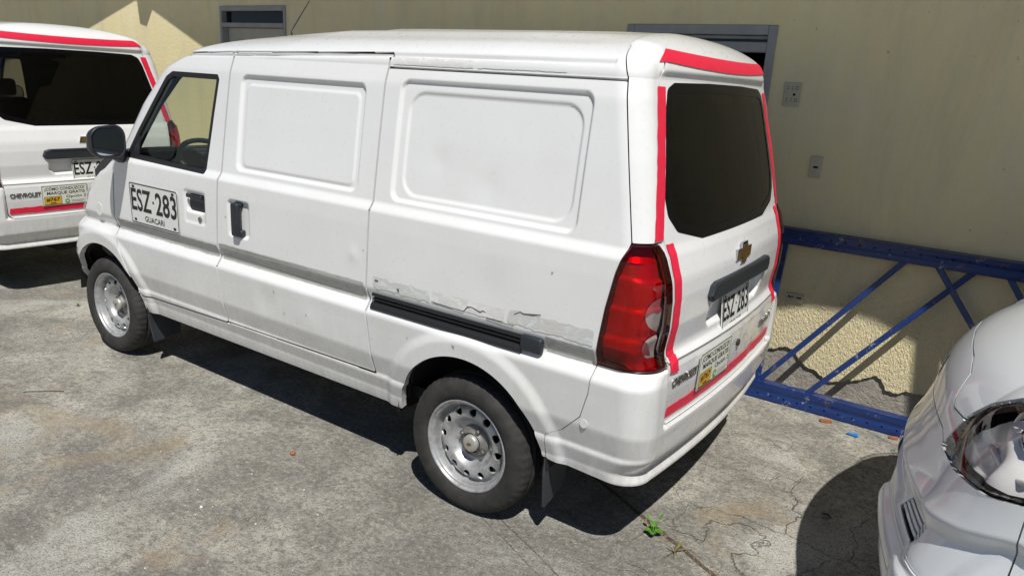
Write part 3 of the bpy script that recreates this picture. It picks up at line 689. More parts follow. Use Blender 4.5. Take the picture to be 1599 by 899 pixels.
def build_van(label, cat, group):
    root = thing('cargo_van', (0, 0, 0), 0, label, cat, group)
    # panels
    S = np.maximum(HOLE, -np.minimum.reduce([S_gate, S_bump, S_corner, S_ws, S_tl[-1], S_tl[1], S_hl[-1], S_hl[1], S_grille])+.002)
    S = np.maximum(S, -np.minimum.reduce([S_fd[-1], S_fd[1], S_sd[-1], S_sd[1]])+.0052); S = np.maximum(S, -S_slot)
    body = cut_part('body', S, root, rim=.028); body['label'] = 'white van body with roof, sills and wheel arches'
    for sg in (-1, 1):
        fd = cut_part('front_door', np.maximum.reduce([S_fd[sg]+.0068, -S_dw[sg], HOLE]), root, rim=.045)
        cut_part('window_seal', np.maximum(S_dw[sg]+.001, -(S_dw[sg]+.024)), fd, MT['rubber'], .012, -.002)
        sail = np.maximum(S_dw[sg]+.0235, X-lerpz(Z, [(1.2, -2.285), (1.37, -2.283)])); cut_part('mirror_sail', sail, fd, MT['black_trim'], .006, -.004)
        cut_part('window_glass', np.maximum(S_dw[sg]+.0235, lerpz(Z, [(1.2, -2.285), (1.37, -2.283)])-X), fd, MT['glass_clear'], 0, -.012, 1)
        cut_part('door_trim', np.maximum.reduce([S_fd[sg]+.03, Z-1.20, HOLE]), fd, MT['lining'], 0, -.05, 3)
        sdr = cut_part('sliding_door', np.maximum.reduce([S_sd[sg]+.0052, HOLE]), root, rim=.045)
        cut_part('door_seal', np.maximum.reduce([np.minimum(np.abs(S_fd[sg]), np.abs(S_sd[sg]))-.016, HOLE]), root, MT['rubber'], 0, -.011)
        tl = bpy.data.objects.new('taillight', None); link(tl, root); tl['label'] = 'red taillight with clear reversing window'
        rev = np.minimum(np.hypot((Z-.965-.055)*1.0, np.where(AY > .6, X-.766, 9)*1.2)-.066, np.hypot(Z-.900, np.where(AY > .6, X-.768, 9))-.060)
        rev = np.maximum.reduce([rev, S_tl[sg]+.014, .862-Z])
        cut_part('red_lens', np.maximum(S_tl[sg]+.006, -rev), tl, MT['lens_red'], .01, .007)
        cut_part('reversing_lens', rev, tl, MT['lens_smoke'], .008, .0068)
        cut_part('lamp_rim', np.maximum(S_tl[sg]+.0015, -(S_tl[sg]+.0105)), tl, MT['lamp_dark'], .02, .005)
        # stepped reflector inside the lamp
        stp = np.mod(Z-.806, .1095)/.1095; jmp = smooth(.90, 1.0, stp)
        dd = -.040+.010*stp*(1-jmp)
        V, Fc = clip_patch(VP+VN*dd[..., None], VN, S_tl[sg]+.004, 0); obj('reflector', V, Fc, MT['reflector'], tl, True)
        cut_part('lamp_housing', S_tl[sg]+.002, tl, MT['lamp_dark'], 0, -.05, 2)
        hl = bpy.data.objects.new('headlight', None); link(hl, root)
        cut_part('lens', S_hl[sg]+.003, hl, MT['lens_clear'], .01, .002); cut_part('reflector', S_hl[sg]+.003, hl, MT['reflector'], 0, -.05)
    gate = cut_part('tailgate', np.maximum.reduce([S_gate+.0025, -S_rwin]), root, rim=.02)
    cut_part('window_border', np.maximum(S_rwin+.001, -(S_rwin+.036)), gate, MT['frit'], .01, .001)
    cut_part('rear_window', S_rwin+.034, gate, MT['glass_dark'], 0, -.001)
    cut_part('rear_bumper', np.maximum.reduce([S_bump+.002, HOLE, S_bot]), root, rim=.03)
    cut_part('corner_panel', np.maximum.reduce([S_corner+.002, -np.minimum(S_tl[-1], S_tl[1])+.002]), root, rim=.012)
    cut_part('windshield', S_ws+.004, root, MT['glass_clear'], 0, -.003)
    cut_part('grille', S_grille+.003, root, MT['black_trim'], 0, -.01, 2)
    lin = np.maximum.reduce([HOLE, -S_rwin-.01, -S_ws-.01, -S_dw[-1]-.01, -S_dw[1]-.01, .36-Z])
    cut_part('interior_lining', lin, root, MT['lining'], 0, -.055, 3)
    # floor, wheel wells, bulkhead
    bm = bmesh.new(); box(bm, (-1.30, 0, .40), (3.6, 1.36, .05)); box(bm, (-1.35, 0, .335), (1.9, .9, .06)); box(bm, (-1.30, -.45, .30), (3.2, .07, .09)); box(bm, (-1.30, .45, .30), (3.2, .07, .09)); box(bm, (0, 0, .29), (.09, 1.3, .09)); box(bm, (.42, .15, .31), (.35, .8, .12), None, .03)
    bobj('underbody', bm, MT['under'], root)
    for cx, cz, r in ARCH:
        for sg in (-1, 1):
            V, Fc = [], []
            for k in range(21):
                a = math.pi*k/20
                for yy in (.772, .52): V.append((cx+(r+.018)*math.cos(a), sg*yy, cz+(r+.018)*math.sin(a)))
                V.append((cx+.02*math.cos(a), sg*.52, cz))
            for k in range(20): Fc += [(3*k, 3*k+3, 3*k+4, 3*k+1), (3*k+1, 3*k+4, 3*k+5, 3*k+2)]
            obj('wheel_well', V, Fc, MT['under'], root, True)
    # cab
    bm = bmesh.new()
    for a, b in ((((-2.95, 1.02), (-2.55, 1.17)), 1), (((-2.55, 1.17), (-2.36, 1.12)), 1)): pass
    prof = [(-2.86, .6), (-2.86, 1.10), (-2.70, 1.20), (-2.46, 1.255), (-2.34, 1.235), (-2.30, 1.05), (-2.36, .7), (-2.55, .5)]
    vs_ = [[bm.verts.new((x, y, z)) for x, z in prof] for y in (-.735, .735)]
    for i in range(len(prof)):
        j = (i+1) % len(prof); bm.faces.new((vs_[0][i], vs_[0][j], vs_[1][j], vs_[1][i]))
    bm.faces.new(vs_[0]); bm.faces.new(vs_[1][::-1]); bmesh.ops.bevel(bm, geom=bm.edges[:], offset=.015, segments=2, affect='EDGES')
    dash = bobj('dashboard', bm, MT['dash'], root, False)
    c0 = Vector((-2.24, -.36, 1.175)); n_ = Vector((.62, 0, .78)).normalized(); a_ = Vector((0, 1, 0)); b_ = n_.cross(a_)
    st = tube('steering_wheel', [c0+(a_*math.cos(t)+b_*math.sin(t))*.185 for t in np.linspace(0, 2*math.pi, 36, endpoint=False)], .015, MT['black_trim'], root, 8, True)
    bm = bmesh.new(); beam(bm, c0-n_*.05, c0-n_*.30, .06, .06); box(bm, c0-n_*.03, (.12, .10, .04), n_.to_track_quat('Z', 'Y').to_matrix(), .01)
    for t in (0.1, math.pi-.1, math.pi*1.5): beam(bm, c0-n_*.03, c0+(a_*math.cos(t)+b_*math.sin(t))*.18, .03, .015)
    bobj('spokes', bm, MT['black_trim'], st)
    for y in (-.38, .38):
        bm = bmesh.new(); box(bm, (-1.72, y, .82), (.50, .50, .16), None, .05, 3); box(bm, (-1.46, y, 1.06), (.13, .48, .5), Matrix.Rotation(.12, 3, 'Y'), .05, 3); box(bm, (-1.41, y, 1.40), (.09, .24, .16), None, .035, 3)
        bobj('seat', bm, MT['fabric'], root, True)
    # sliding-door track on the quarter panel
    for sg in (-1, 1):
        tr = bpy.data.objects.new('door_track', None); link(tr, root)
        xs = np.linspace(-.513, .255, 24)
        prof = [(.842, -.009), (.841, .003), (.830, .005), (.828, -.010), (.820, -.010), (.818, .002), (.814, .002), (.812, -.010), (.803, -.010), (.801, .006), (.792, .012), (.780, .016), (.776, .014), (.776, -.006)]
        V = [np.array([x, sg*(.7945+q), z]) for x in xs for z, q in prof]; m = len(prof)
        obj('rail', V, [(i*m+j, (i+1)*m+j, (i+1)*m+j+1, i*m+j+1) for i in range(23) for j in range(m-1)], MT['rubber'], tr)
        bm = bmesh.new(); box(bm, (.297, sg*.800, .818), (.095, .028, .062), None, .012, 3); bobj('end_cap', bm, MT['dark_trim'], tr, True)
        # upper rail slot backing
        # front door handle cup and lock
        fr = (Vector(side_point(-1.75, 1.049, .004, sg)), Vector((1, 0, 0)), Vector((0, 0, 1)), Vector((0, sg, 0)))
        h = bpy.data.objects.new('door_handle', None); link(h, root)
        flat('handle_flap', rrect_2d(.146, .086, .022), fr, (0, .0), -.0006, MT['dark_trim'], h, .010)
        bm = bmesh.new(); box(bm, (-1.75, sg*.803, 1.083), (.13, .012, .020), None, .005); bobj('pull_lip', bm, MT['black_trim'], h, True)
        flat('key_lock', disc_2d(.013), (Vector(side_point(-1.712, .972, .001, sg)),)+fr[1:], (0, 0), 0, MT['bolt'], h, .006)
        # sliding door handle: upright lever
        h2 = bpy.data.objects.new('slider_handle', None); link(h2, root)
        bm = bmesh.new(); box(bm, (-1.400, sg*.815, 1.020), (.052, .028, .160), None, .010, 3); box(bm, (-1.392, sg*.800, .955), (.056, .030, .034), None, .008); box(bm, (-1.407, sg*.795, 1.088), (.06, .03, .024), None, .008)
        bobj('lever', bm, MT['dark_trim'], h2, True)
        # mirror
        mr = bpy.data.objects.new('door_mirror', None); link(mr, root)
        V, Fc = [], []; lv = ((-2.3315, .88, .84), (-2.327, .92, .90), (-2.326, .97, .96), (-2.333, 1.0, 1.0), (-2.36, .985, .97), (-2.39, .88, .84), (-2.412, .66, .60), (-2.42, .30, .28))
        for xx, ky, kz in lv:
            v2, _ = rrect_2d(.186*ky, .172*kz, .062*min(ky, kz), 6)
            V += [(xx-.04*max(0, -b/.17)*(xx < -2.35), sg*.905+a+.012*sg*(1-ky), 1.303+b*(1+.10*a*-sg/.09)) for a, b in v2]
        n_r = len(v2); Fc = [(q*n_r+k, q*n_r+(k+1) % n_r, (q+1)*n_r+(k+1) % n_r, (q+1)*n_r+k) for q in range(len(lv)-1) for k in range(n_r)]+[tuple(range(n_r))[::-1], tuple((len(lv)-1)*n_r+k for k in range(n_r))]
        mh = obj('mirror_housing', V, Fc, MT['black_trim'], mr, True)
        mf = (Vector((-2.3305, sg*.905, 1.303)), Vector((0, 1, 0)), Vector((0, 0, 1)), Vector((1, 0, 0)))
        flat('mirror_glass', rrect_2d(.158, .138, .050), mf, (0, 0), 0, MT['mirror'], mr, .002)
        bm = bmesh.new(); beam(bm, (-2.40, sg*.84, 1.24), (-2.42, sg*.775, 1.205), .075, .07, bev=.015); bobj('mirror_arm', bm, MT['black_trim'], mr, True)
        # mud flaps
        for cx in (0, -2.705):
            bm = bmesh.new(); V0 = [(cx+.372, sg*.765, .50), (cx+.352, sg*.55, .50), (cx+.335, sg*.56, .155), (cx+.352, sg*.735, .140), (cx+.362, sg*.765, .30)]
            a = [bm.verts.new(v) for v in V0]; b = [bm.verts.new((v[0]+.012, v[1], v[2])) for v in V0]
            bm.faces.new(a); bm.faces.new(b[::-1])
            for k in range(5): bm.faces.new((a[k], a[(k+1) % 5], b[(k+1) % 5], b[k]))
            bobj('mud_flap', bm, MT['flap'], root)
    protos = wheel_meshes()
    for x, sp in ((0, .2), (-2.705, .75)):
        for sg in (-1, 1): wheel(root, x, sg*.783, .296, sg, protos, sp*sg)
    for p, _ in protos: bpy.data.objects.remove(p)
    # tailgate fittings
    bm = bmesh.new()
    hp = [(-.368, 1.012), (-.352, 1.050), (-.320, 1.060), (.320, 1.060), (.352, 1.050), (.368, 1.012), (.345, .988), (-.345, .988)]
    a = [bm.verts.new((.752-.02*(y/.37)**2, y, z)) for y, z in hp]; b = [bm.verts.new((.818-.025*(y/.37)**2, y*.985, z*.78+1.026*.22)) for y, z in hp]
    c_ = [bm.verts.new((.812-.025*(y/.37)**2, y, z)) for y, z in hp]
    for k in range(8):
        j = (k+1) % 8; bm.faces.new((a[k], a[j], c_[j], c_[k])); bm.faces.new((c_[k], c_[j], b[j], b[k]))
    bm.faces.new(b)
    bobj('plate_light_bar', bm, MT['dark_trim'], gate)
    RIGHT, UP = Vector((0, 1, 0)), Vector((0, 0, 1))
    up = Vector((-.10, 0, 1)).normalized(); out = RIGHT.cross(up)
    licence_plate('licence_plate', (Vector((.773, 0, .890)), RIGHT, up, out), .335, .172, gate, .004, .72)
    sf = (Vector((side_point(-2.118, .98, .0035)[0], -.8065, .978)), Vector((1, 0, .0)), Vector((0, -.012, 1)).normalized(), Vector((0, -1, 0)))
    licence_plate('plate_sticker', sf, .458, .226, root, .001, 1.0)
    # bow-tie emblem
    bow = np.array([(-.085, .020), (-.032, .020), (-.028, .043), (.036, .043), (.034, .020), (.088, .020), (.074, -.022), (.026, -.022), (.022, -.043), (-.042, -.043), (-.038, -.022), (-.098, -.022)])
    fe = (Vector((.772, 0, 1.122)), RIGHT, Vector((-.10, 0, 1)).normalized(), Vector((1, 0, .1)).normalized())
    em = flat('emblem', (bow*1.0, [tuple(range(12))[::-1]]), fe, (0, 0), 0, MT['chrome'], gate, .010)
    flat('emblem_face', (bow*np.array([.86, .74]), [tuple(range(12))[::-1]]), fe, (0, 0), .0115, MT['gold'], em, .002)
    def lettering(name, s, y0, y1, z, h, mat, off=.0010):
        V2, Fc = text_2d(s, y1-y0, h, .02); cy = (y0+y1)/2
        V = [van_point(cy+a, z+b, off+.004) for a, b in V2]; n = len(V); Vb = [van_point(cy+a, z+b, off-.001) for a, b in V2]; cnt = {}
        for f in Fc:
            for k in range(len(f)): cnt[(f[k], f[(k+1) % len(f)])] = 1
        return obj(name, V+Vb, [tuple(f) for f in Fc]+[(b, a, a+n, b+n) for (a, b) in cnt if (b, a) not in cnt], mat, gate)
    lettering('maker_lettering', 'CHEVROLET', -.615, -.415, .742, .032, MT['bolt'])
    lettering('model_lettering', 'N300 MAX', .36, .585, .728, .034, MT['bolt'])
    # sticker
    p0, px_, pz_ = Vector(van_point(-.25, .725, .003)), Vector(van_point(-.10, .725, .003)), Vector(van_point(-.25, .775, .003))
    ex = (px_-p0).normalized(); ey = (pz_-p0); ey = (ey-ex*ey.dot(ex)).normalized(); fs = (p0+ex.cross(ey)*.003, ex, ey, ex.cross(ey))
    stk = flat('notice_sticker', rrect_2d(.328, .148, .006), fs, (0, 0), 0, MT['sticker'], gate, .001)
    flat('sticker_border', ring_2d(.322, .142, .005, .0028), fs, (0, 0), .0018, MT['ink'], stk)
    flat('sticker_line', text_2d('¿CÓMO CONDUZCO?', .285, .034, .012), fs, (.0, .0465), .0018, MT['ink'], stk)
    flat('sticker_line', text_2d('MARQUE GRATIS', .270, .026, .016), fs, (.008, .014), .0018, MT['ink'], stk)
    flat('sticker_line', text_2d('Opción 2', .145, .026, .008), fs, (.078, -.0185), .0018, MT['ink'], stk)
    flat('sticker_badge', rrect_2d(.120, .056, .003), fs, (-.088, -.037), .0018, MT['yellow'], stk)
    flat('sticker_badge_border', ring_2d(.122, .058, .003, .002), fs, (-.088, -.037), .0024, MT['ink'], stk)
    flat('sticker_number', text_2d('#767', .095, .029, .014), fs, (-.088, -.031), .003, MT['ink'], stk)
    flat('sticker_number', rrect_2d(.04, .006, .002), fs, (-.088, -.056), .003, MT['ink'], stk)
    flat('sticker_dot', disc_2d(.017), fs, (.012, -.050), .0024, MT['green'], stk)
    flat('sticker_dot_mark', disc_2d(.007, 10), fs, (.012, -.050), .003, MT['sticker'], stk)
    flat('sticker_print', rrect_2d(.10, .004, .001), fs, (.090, -.046), .0024, MT['residue_shade'], stk)
    flat('sticker_print', rrect_2d(.09, .004, .001), fs, (.085, -.056), .0024, MT['residue_shade'], stk)
    fl = (Vector(van_point(.02, .735, .002)), RIGHT, UP, Vector((1, 0, 0)))
    flat('tailgate_lock', disc_2d(.015, 16), fl, (0, 0), 0, MT['black_trim'], gate, .008)
    # red tape
    rp = lambda u, v, o, j: van_point(u+j[0], v+j[1], o)
    strip('red_tape', lambda u, v, o, j: van_point(u+j[0]*.3, VG+.026+.095*v+.020*(u/.6)**2*(1-.0*v)+j[1]*.3, o), np.linspace(-.607, .60, 50), np.linspace(0, 1, 6), .0025, MT['tape'], root, .001)
    def vtape(sgn, cy, hw_, z0, z1, n, fold=0):
        fn = lambda u, v, o, j: van_point(sgn*(lerpz(u, cy)+v*hw_)+j[0], u+j[1], o)
        return strip('red_tape', fn, np.linspace(z0, z1, n), np.linspace(-1, 1, 4), .0028, MT['tape'], root, .0011)
    for sgn in (-1, 1):
        vtape(sgn, [(1.245, .690), (1.5, .632), (1.748, .572)], .025, 1.252 if sgn < 0 else 1.235, 1.742, 26)
        LOWER.append(vtape(sgn, [(.80, .612), (.95, .618), (1.24, .626)], .0235, .842, 1.236, 22))
        fn = lambda u, v, o, j, sgn=sgn: van_point(sgn*(.608+v*(.0235+.012*(u > .8)))+j[0], .842-.055*u+j[1], o+.002*u)
        LOWER.append(strip('red_tape_tail', fn, np.linspace(0, 1, 5), np.linspace(-1, 1, 5), .003, MT['tape'], root, .003))
    fn = lambda u, v, o, j: van_point(u+j[0], .652-.042*v+j[1]-.012*abs(u)/.6*0, o)
    strip('red_tape', fn, np.linspace(-.624, .612, 50), np.linspace(0, 1, 4), .0028, MT['tape'], root, .001)
    # scars where mouldings were pulled off; grey strips also hold painted shade
    gx = np.arange(-2.55, .62, .006); gz = np.arange(.78, .95, .004)
    hwz = np.interp(gz, VT['v'], VT['hw']); PX, PZ = np.meshgrid(gx, gz)
    base = np.stack([PX, -hwz[:, None].repeat(len(gx), 1)-.0018-van_detail(np.stack([PX, -hwz[:, None].repeat(len(gx), 1), PZ], -1), np.full(PX.shape, 2)), PZ], -1); NN = np.zeros_like(base); NN[..., 1] = -1
    def wob(k, a, f):
        r = np.random.default_rng(k); out = np.zeros(PX.shape)
        for q in range(5): out += a/(1+q*.6)*np.sin(PX*f*(1+q*1.3)+r.uniform(0, 6))*np.sin(PZ*f*(1.2+q*1.1)+r.uniform(0, 6))
        return out
    for name, x0, x1, zc, hh, mat, k, a in (('scar_shade_band', -2.52, -1.592, .828, .030, 'residue_shade', 1, .0018), ('scar_shade_band', -1.562, -.558, .838, .041, 'residue_shade', 2, .0007),
            ('scar_shade_band', .352, .547, .832, .030, 'residue_shade', 7, .001), ('filler_scar', -.50, -.19, .893, .023, 'residue_pale', 3, .004), ('filler_scar', -.17, .17, .898, .024, 'residue_white', 4, .0015), ('filler_scar', .19, .545, .903, .027, 'residue_pale', 5, .004)):  # grey strip by the tail lamp paints in the shaded band
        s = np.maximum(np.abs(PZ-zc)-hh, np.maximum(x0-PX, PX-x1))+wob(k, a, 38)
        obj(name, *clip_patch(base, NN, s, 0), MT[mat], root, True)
    for name, x0, x1, z0, z1, k, mat in (('flaked_patch', -.50, -.10, 1.768, 1.797, 6, 'residue_white'), ('flaked_patch', -.08, .30, 1.770, 1.797, 8, 'white')):
        n = 60; us = np.linspace(x0, x1, n); vs2 = np.linspace(0, 1, 9); rr_ = np.random.default_rng(k)
        rows_ = VG+np.linspace(0.0005, .10, 60)**1.0; cols_ = [(2, 0.5, -1)]
        def roofside(x, z):
            vv = np.concatenate([np.linspace(VG-.02, VG, 8), VG+np.linspace(.0004, .14, 120)])
            x0f, x1f = float(np.interp(VG, VT['v'], VT['xf'])+np.interp(VG, VT['v'], VT['bf'])+np.interp(VG, VT['v'], VT['rf'])), float(np.interp(VG, VT['v'], VT['xr'])-.135)
            q = VB.eval(vv, [(2, (x-x0f)/(x1f-x0f), -1)])[:, 0]
            return np.array([x, np.interp(z, q[:, 2], q[:, 1]), z])
        V, Fc = [], []
        for i, u in enumerate(us):
            j0, j1 = rr_.normal(0, .0010, 2)
            for v in vs2: p = roofside(u, (z0+j0)*(1-v)+(z1+j1)*v); V.append(p+np.array([0, -.0018, .0006]))
        m = len(vs2); Fc = [(i*m+j, (i+1)*m+j, (i+1)*m+j+1, i*m+j+1) for i in range(n-1) for j in range(m-1)]
        obj(name, V, Fc, MT[mat], root, True)
    def crack(pts, wdt=.0022):
        q = [Vector(side_point(x, z, .0032)) for x, z in pts]; V, Fc = [], []
        for i, p in enumerate(q):
            t = (q[min(i+1, len(q)-1)]-q[max(i-1, 0)]).normalized(); n = t.cross(Vector((0, -1, 0))).normalized(); ww = wdt*(.5+random.random())
            V += [p-n*ww, p+n*ww]
        Fc = [(2*i, 2*i+2, 2*i+3, 2*i+1) for i in range(len(q)-1)]; obj('scar_edge', V, Fc, MT['crack'], root)
    crack([(-.18, .877), (-.02, .872), (.0, .895), (.02, .899), (.06, .888), (.075, .897), (.085, .892)]); crack([(.09, .872), (.20, .869), (.215, .869)])
    crack([(.215, .915), (.24, .930), (.255, .926), (.30, .932), (.33, .939)]); crack([(-1.55, .822), (-1.2, .818), (-.9, .814), (-.58, .811)], .0009); crack([(-1.56, .872), (-1.3, .871), (-.9, .872)], .0007)
    for x_, z_ in ((-1.08, .628), (-1.07, .545), (-.92, .655), (-1.14, .722), (-.56, 1.02), (-1.50, 1.02), (.36, 1.10), (-.05, .735), (-.30, .70)): crack([(x_, z_), (x_+random.uniform(.004, .012), z_+random.uniform(-.012, .004))], .0016)
    crack([(-.49, .902), (-.47, .903)], .003); crack([(-.36, .893), (-.355, .879)], .004)
    # antenna on the roof
    am = tube('antenna', [(-1.98, .02, 1.90), (-1.985, .02, 1.935), (-2.0, .170, 2.115)], [.006, .004, .0028], MT['black_trim'], root, 6)
    # bumper sensor plug
    fp = (Vector(side_point(.537, .582, .001)), Vector((1, 0, 0)), UP, Vector((0, -1, 0)))
    flat('sensor_plug', disc_2d(.016), fp, (0, 0), 0, MT['white'], root, .002)
    flat('marker_lamp', rrect_2d(.06, .07, .02), (Vector(side_point(-2.70, .885, .0)), Vector((1, 0, 0)), UP, Vector((0, -1, 0))), (0, 0), 0, MT['residue_white'], root, .002)  # side marker lamp shape on the front fender
    # brake lamp box seen through the rear glass
    bm = bmesh.new(); box(bm, (.565, .10, 1.715), (.03, .24, .05), None, .012); bobj('brake_lamp', bm, MT['hub'], root, True)
    return root
van = build_van('white cargo van parked in the middle, scarred left side and whole wheels in view', 'van', 'white cargo vans with red tape')
for o in LOWER: o.parent = None
van2 = copy_tree(van)          # the second van wears no tape beside its tail lamps
for o in LOWER: o.parent = van
van2.location = (-5.013, -.076, -.0); van2.rotation_euler = (0, 0, .037)
van2['label'] = 'white cargo van cut off at the left edge, only its taped rear in view'
# ---------------- silver car ----------------
CS = np.array([(.16,.74,.09,.09,.22,3.95),(.20,.79,.03,.09,.23,4.0),(.28,.83,-.01,.09,.24,4.04),(.36,.845,-.015,.09,.26,4.07),(.46,.85,.015,.10,.31,4.1),(.56,.853,.06,.11,.34,4.1),(.66,.853,.090,.12,.35,4.09),
(.74,.85,.105,.12,.35,4.07),(.80,.845,.12,.12,.35,4.05),(.86,.838,.152,.12,.36,4.03),(.92,.828,.190,.12,.36,4.01),(.97,.81,.230,.12,.36,3.99),(1.02,.785,.285,.12,.36,3.97),(1.06,.76,.345,.12,.36,3.95),(1.10,.735,.46,.12,.36,3.93),(1.13,.72,.60,.12,.34,3.92),(1.15,.715,.85,.12,.30,3.92),
(1.16,.712,.98,.12,.26,3.91),(1.20,.705,1.06,.12,.24,3.88),(1.35,.675,1.36,.12,.2,3.78),(1.50,.64,1.66,.12,.18,3.66),(1.56,.62,1.80,.12,.18,3.6)])
# a tall car standing close: the nose section is lifted and the flanks drop to the sill
CS = np.array([(.26+.85*z-.032*float(smooth(.84, 1.06, z)), .87-.85*(.853-h), .85*f, .10, .85*r, x) for z, h, f, b, r, x in CS])
CS = np.concatenate([[(.24, .74, .10, .09, .2, 3.95), (.30, .79, .04, .09, .2, 4.0), (.36, .82, .01, .09, .22, 4.03)], CS[1:]])
cv = np.cumsum(np.r_[0, np.hypot(np.diff(CS[:, 0]), np.diff(CS[:, 2])*.5)])
# round the section off a little: the table is resampled with a smoothing kernel
vv_ = np.linspace(0, cv[-1], 400); ker = np.hanning(25); ker /= ker.sum()
def sm(col):
    a = np.interp(vv_, cv, CS[:, col]); pad = np.concatenate([2*a[0]-a[12:0:-1], a, 2*a[-1]-a[-2:-14:-1]]); return np.convolve(pad, ker, 'valid')
CT = dict(v=vv_, z=sm(0), hw=sm(1), xf=sm(2), bf=sm(3), rf=sm(4), xr=sm(5), br=np.full(400, .06), rr=np.full(400, .2))
CROOF = dict(vg=cv[-1], h=.09, s0=2.2, s1=3.0, px=[0, 5], pp=[2, 2], ph=[1, 1])
va_, vb_ = np.interp([.57, .69], CT['z'], vv_)
crows = np.concatenate([np.unique(np.concatenate([np.linspace(0, cv[-1], 230), np.linspace(va_, vb_, 60)])), cv[-1]+np.linspace(.001, 1, 20)])
ccols = ring(90, 70, 240, 16, 24, 90, 20)
CB = Body(CT, ccols, crows, CROOF); CK = np.array([c[0] for c in ccols])[None].repeat(len(crows), 0)
CP = CB.P; CN = normals(CP); CN[-1] = (0, 0, 1)
cX, cY, cZ = CP[..., 0], CP[..., 1], CP[..., 2]; cA = np.abs(cY); cW = cX+cA
front = CK <= 1
HOODP = [(-.3, .93), (.30, .905), (.43, .875), (.475, .80), (.515, .778), (.655, .787), (.747, .868), (.892, .950), (1.10, .998), (1.45, 1.06), (1.66, 1.148), (2.4, 1.1595), (-.3, 1.1595)]
LAMPP = [(.572, .668), (.662, .782), (.747, .860), (.892, .941), (1.10, .985), (1.34, .975), (1.40, .93), (1.30, .80), (1.184, .720), (1.047, .694), (.858, .684), (.68, .662)]
up = lambda p: [(.85*a+.145, .26+.85*b-.032*float(smooth(.84, 1.06, b))) for a, b in p]
C_hood = np.maximum(sd_poly(cW, cZ, up(HOODP)), np.maximum(cX-1.4, cZ-1.212)); C_lamp = np.where(cX < .9, sd_poly(cW, cZ, up(LAMPP)), 1)
d = np.zeros(cX.shape)
vent = sd_poly(cA, cZ, up([(.36, .395), (.40, .470), (.50, .482), (.625, .486), (.635, .44), (.60, .392)]))
d -= np.where(front, smooth(.004, -.012, vent)*.006, 0)
crz = np.interp(cW, [.31, .47, .77, 1.0, 1.18, 1.42], [.685, .69, .70, .74, .787, .80]); d -= np.where(front & (cX < .8), .030*smooth(crz+.003, crz-.035, cZ)*smooth(.46, .56, cZ), 0)
d += np.where(front, .012*smooth(.545, .53, cZ)*smooth(.44, .46, cZ), 0)
grl = np.maximum.reduce([sd_rbox(cY, cZ, -.05, .05, .87, .94, .03), np.where(front, -1, 1)]); d -= .03*smooth(.002, -.02, grl)
lowg = np.maximum.reduce([sd_rbox(cY, cZ, -.22, .22, .44, .60, .05), np.where(front, -1, 1)]); d -= .03*smooth(.002, -.02, lowg)
CARCH = ((.66, .40, .43), (3.30, .40, .42))
for cx, cz, r in CARCH: d += np.where(cA > .5, .012*smooth(r+.08, r+.04, np.hypot(cX-cx, cZ-cz)), 0)
CP = CP+CN*d[..., None]; CN = normals(CP); CN[-1] = (0, 0, 1)
C_arch = np.minimum.reduce([np.where(cA > .4, np.hypot(cX-cx, cZ-cz)-r, 1) for cx, cz, r in CARCH])
C_bot = np.interp(cX, [0, .3, .36, 3.6, 4.2], [.25, .27, .30, .30, .33])-cZ
C_hole = np.maximum(-C_arch, C_bot)
C_bump = np.maximum.reduce([cX-np.interp(cZ, [.43, .685, .872], [.34, .333, .342]), cZ-np.interp(cW, [.145, .383, .57, .63, .723, 1.165], [.855, .855, .855, .834, .821, .872]), -C_lamp+.003])
C_side = np.maximum(sd_poly(cX, cZ, [(1.25, 1.25), (3.25, 1.26), (3.42, 1.29), (3.30, 1.52), (1.74, 1.53)]), .4-cA)
C_ws = np.maximum.reduce([np.where(front, -1, 1), cA-np.interp(cZ, [1.24, 1.58], [.66, .56]), 1.24-cZ, cZ-1.545])
car = thing('silver_car', (1.452, -.21, 0), 0, 'silver car cut off at the right edge, headlight and bumper in view', 'car')
def cpart(name, S, parent, mat, rim=.014, off=0.0, step=1):
    sl = (slice(None, None, step),)*2; return obj(name, *clip_patch((CP+CN*off)[sl], CN[sl], S[sl], rim), mat, parent, True)
cpart('body', np.maximum.reduce([C_hole, -np.minimum.reduce([C_hood, C_lamp, C_bump, C_side, C_ws, grl])+.0022]), car, MT['silver'])
cpart('hood', C_hood+.0022, car, MT['silver'], .016)
bp = cpart('front_bumper', np.maximum.reduce([C_bump+.0022, C_hole, -lowg, -grl, -np.where(front, vent+.004, 1)]), car, MT['silver'])
vin = np.where(front, vent, 1)
for sg in (-1, 1):
    vs_ = np.maximum(vin+.004, -cY*sg); cpart('vent_recess', vs_-.004, bp, MT['dark_trim'], 0, -.022)
    for k in range(5):
        zk = .603+.0148*k; cpart('vent_slat', np.maximum(vs_-.002, np.abs(cZ-zk-.008)-.0042), bp, MT['silver'], .014, -.004)
cpart('grille', np.maximum(grl+.001, -.5), car, MT['black_trim'], 0); cpart('lower_grille', lowg+.001, bp, MT['black_trim'], 0)
cpart('side_window', C_side+.004, car, MT['glass_dark'], 0, -.002, 2); cpart('windshield', C_ws+.004, car, MT['glass_dark'], 0, -.002, 2)
cpart('inner_shell', np.maximum(C_hole, .30-cZ), car, MT['lining'], 0, -.10, 4)
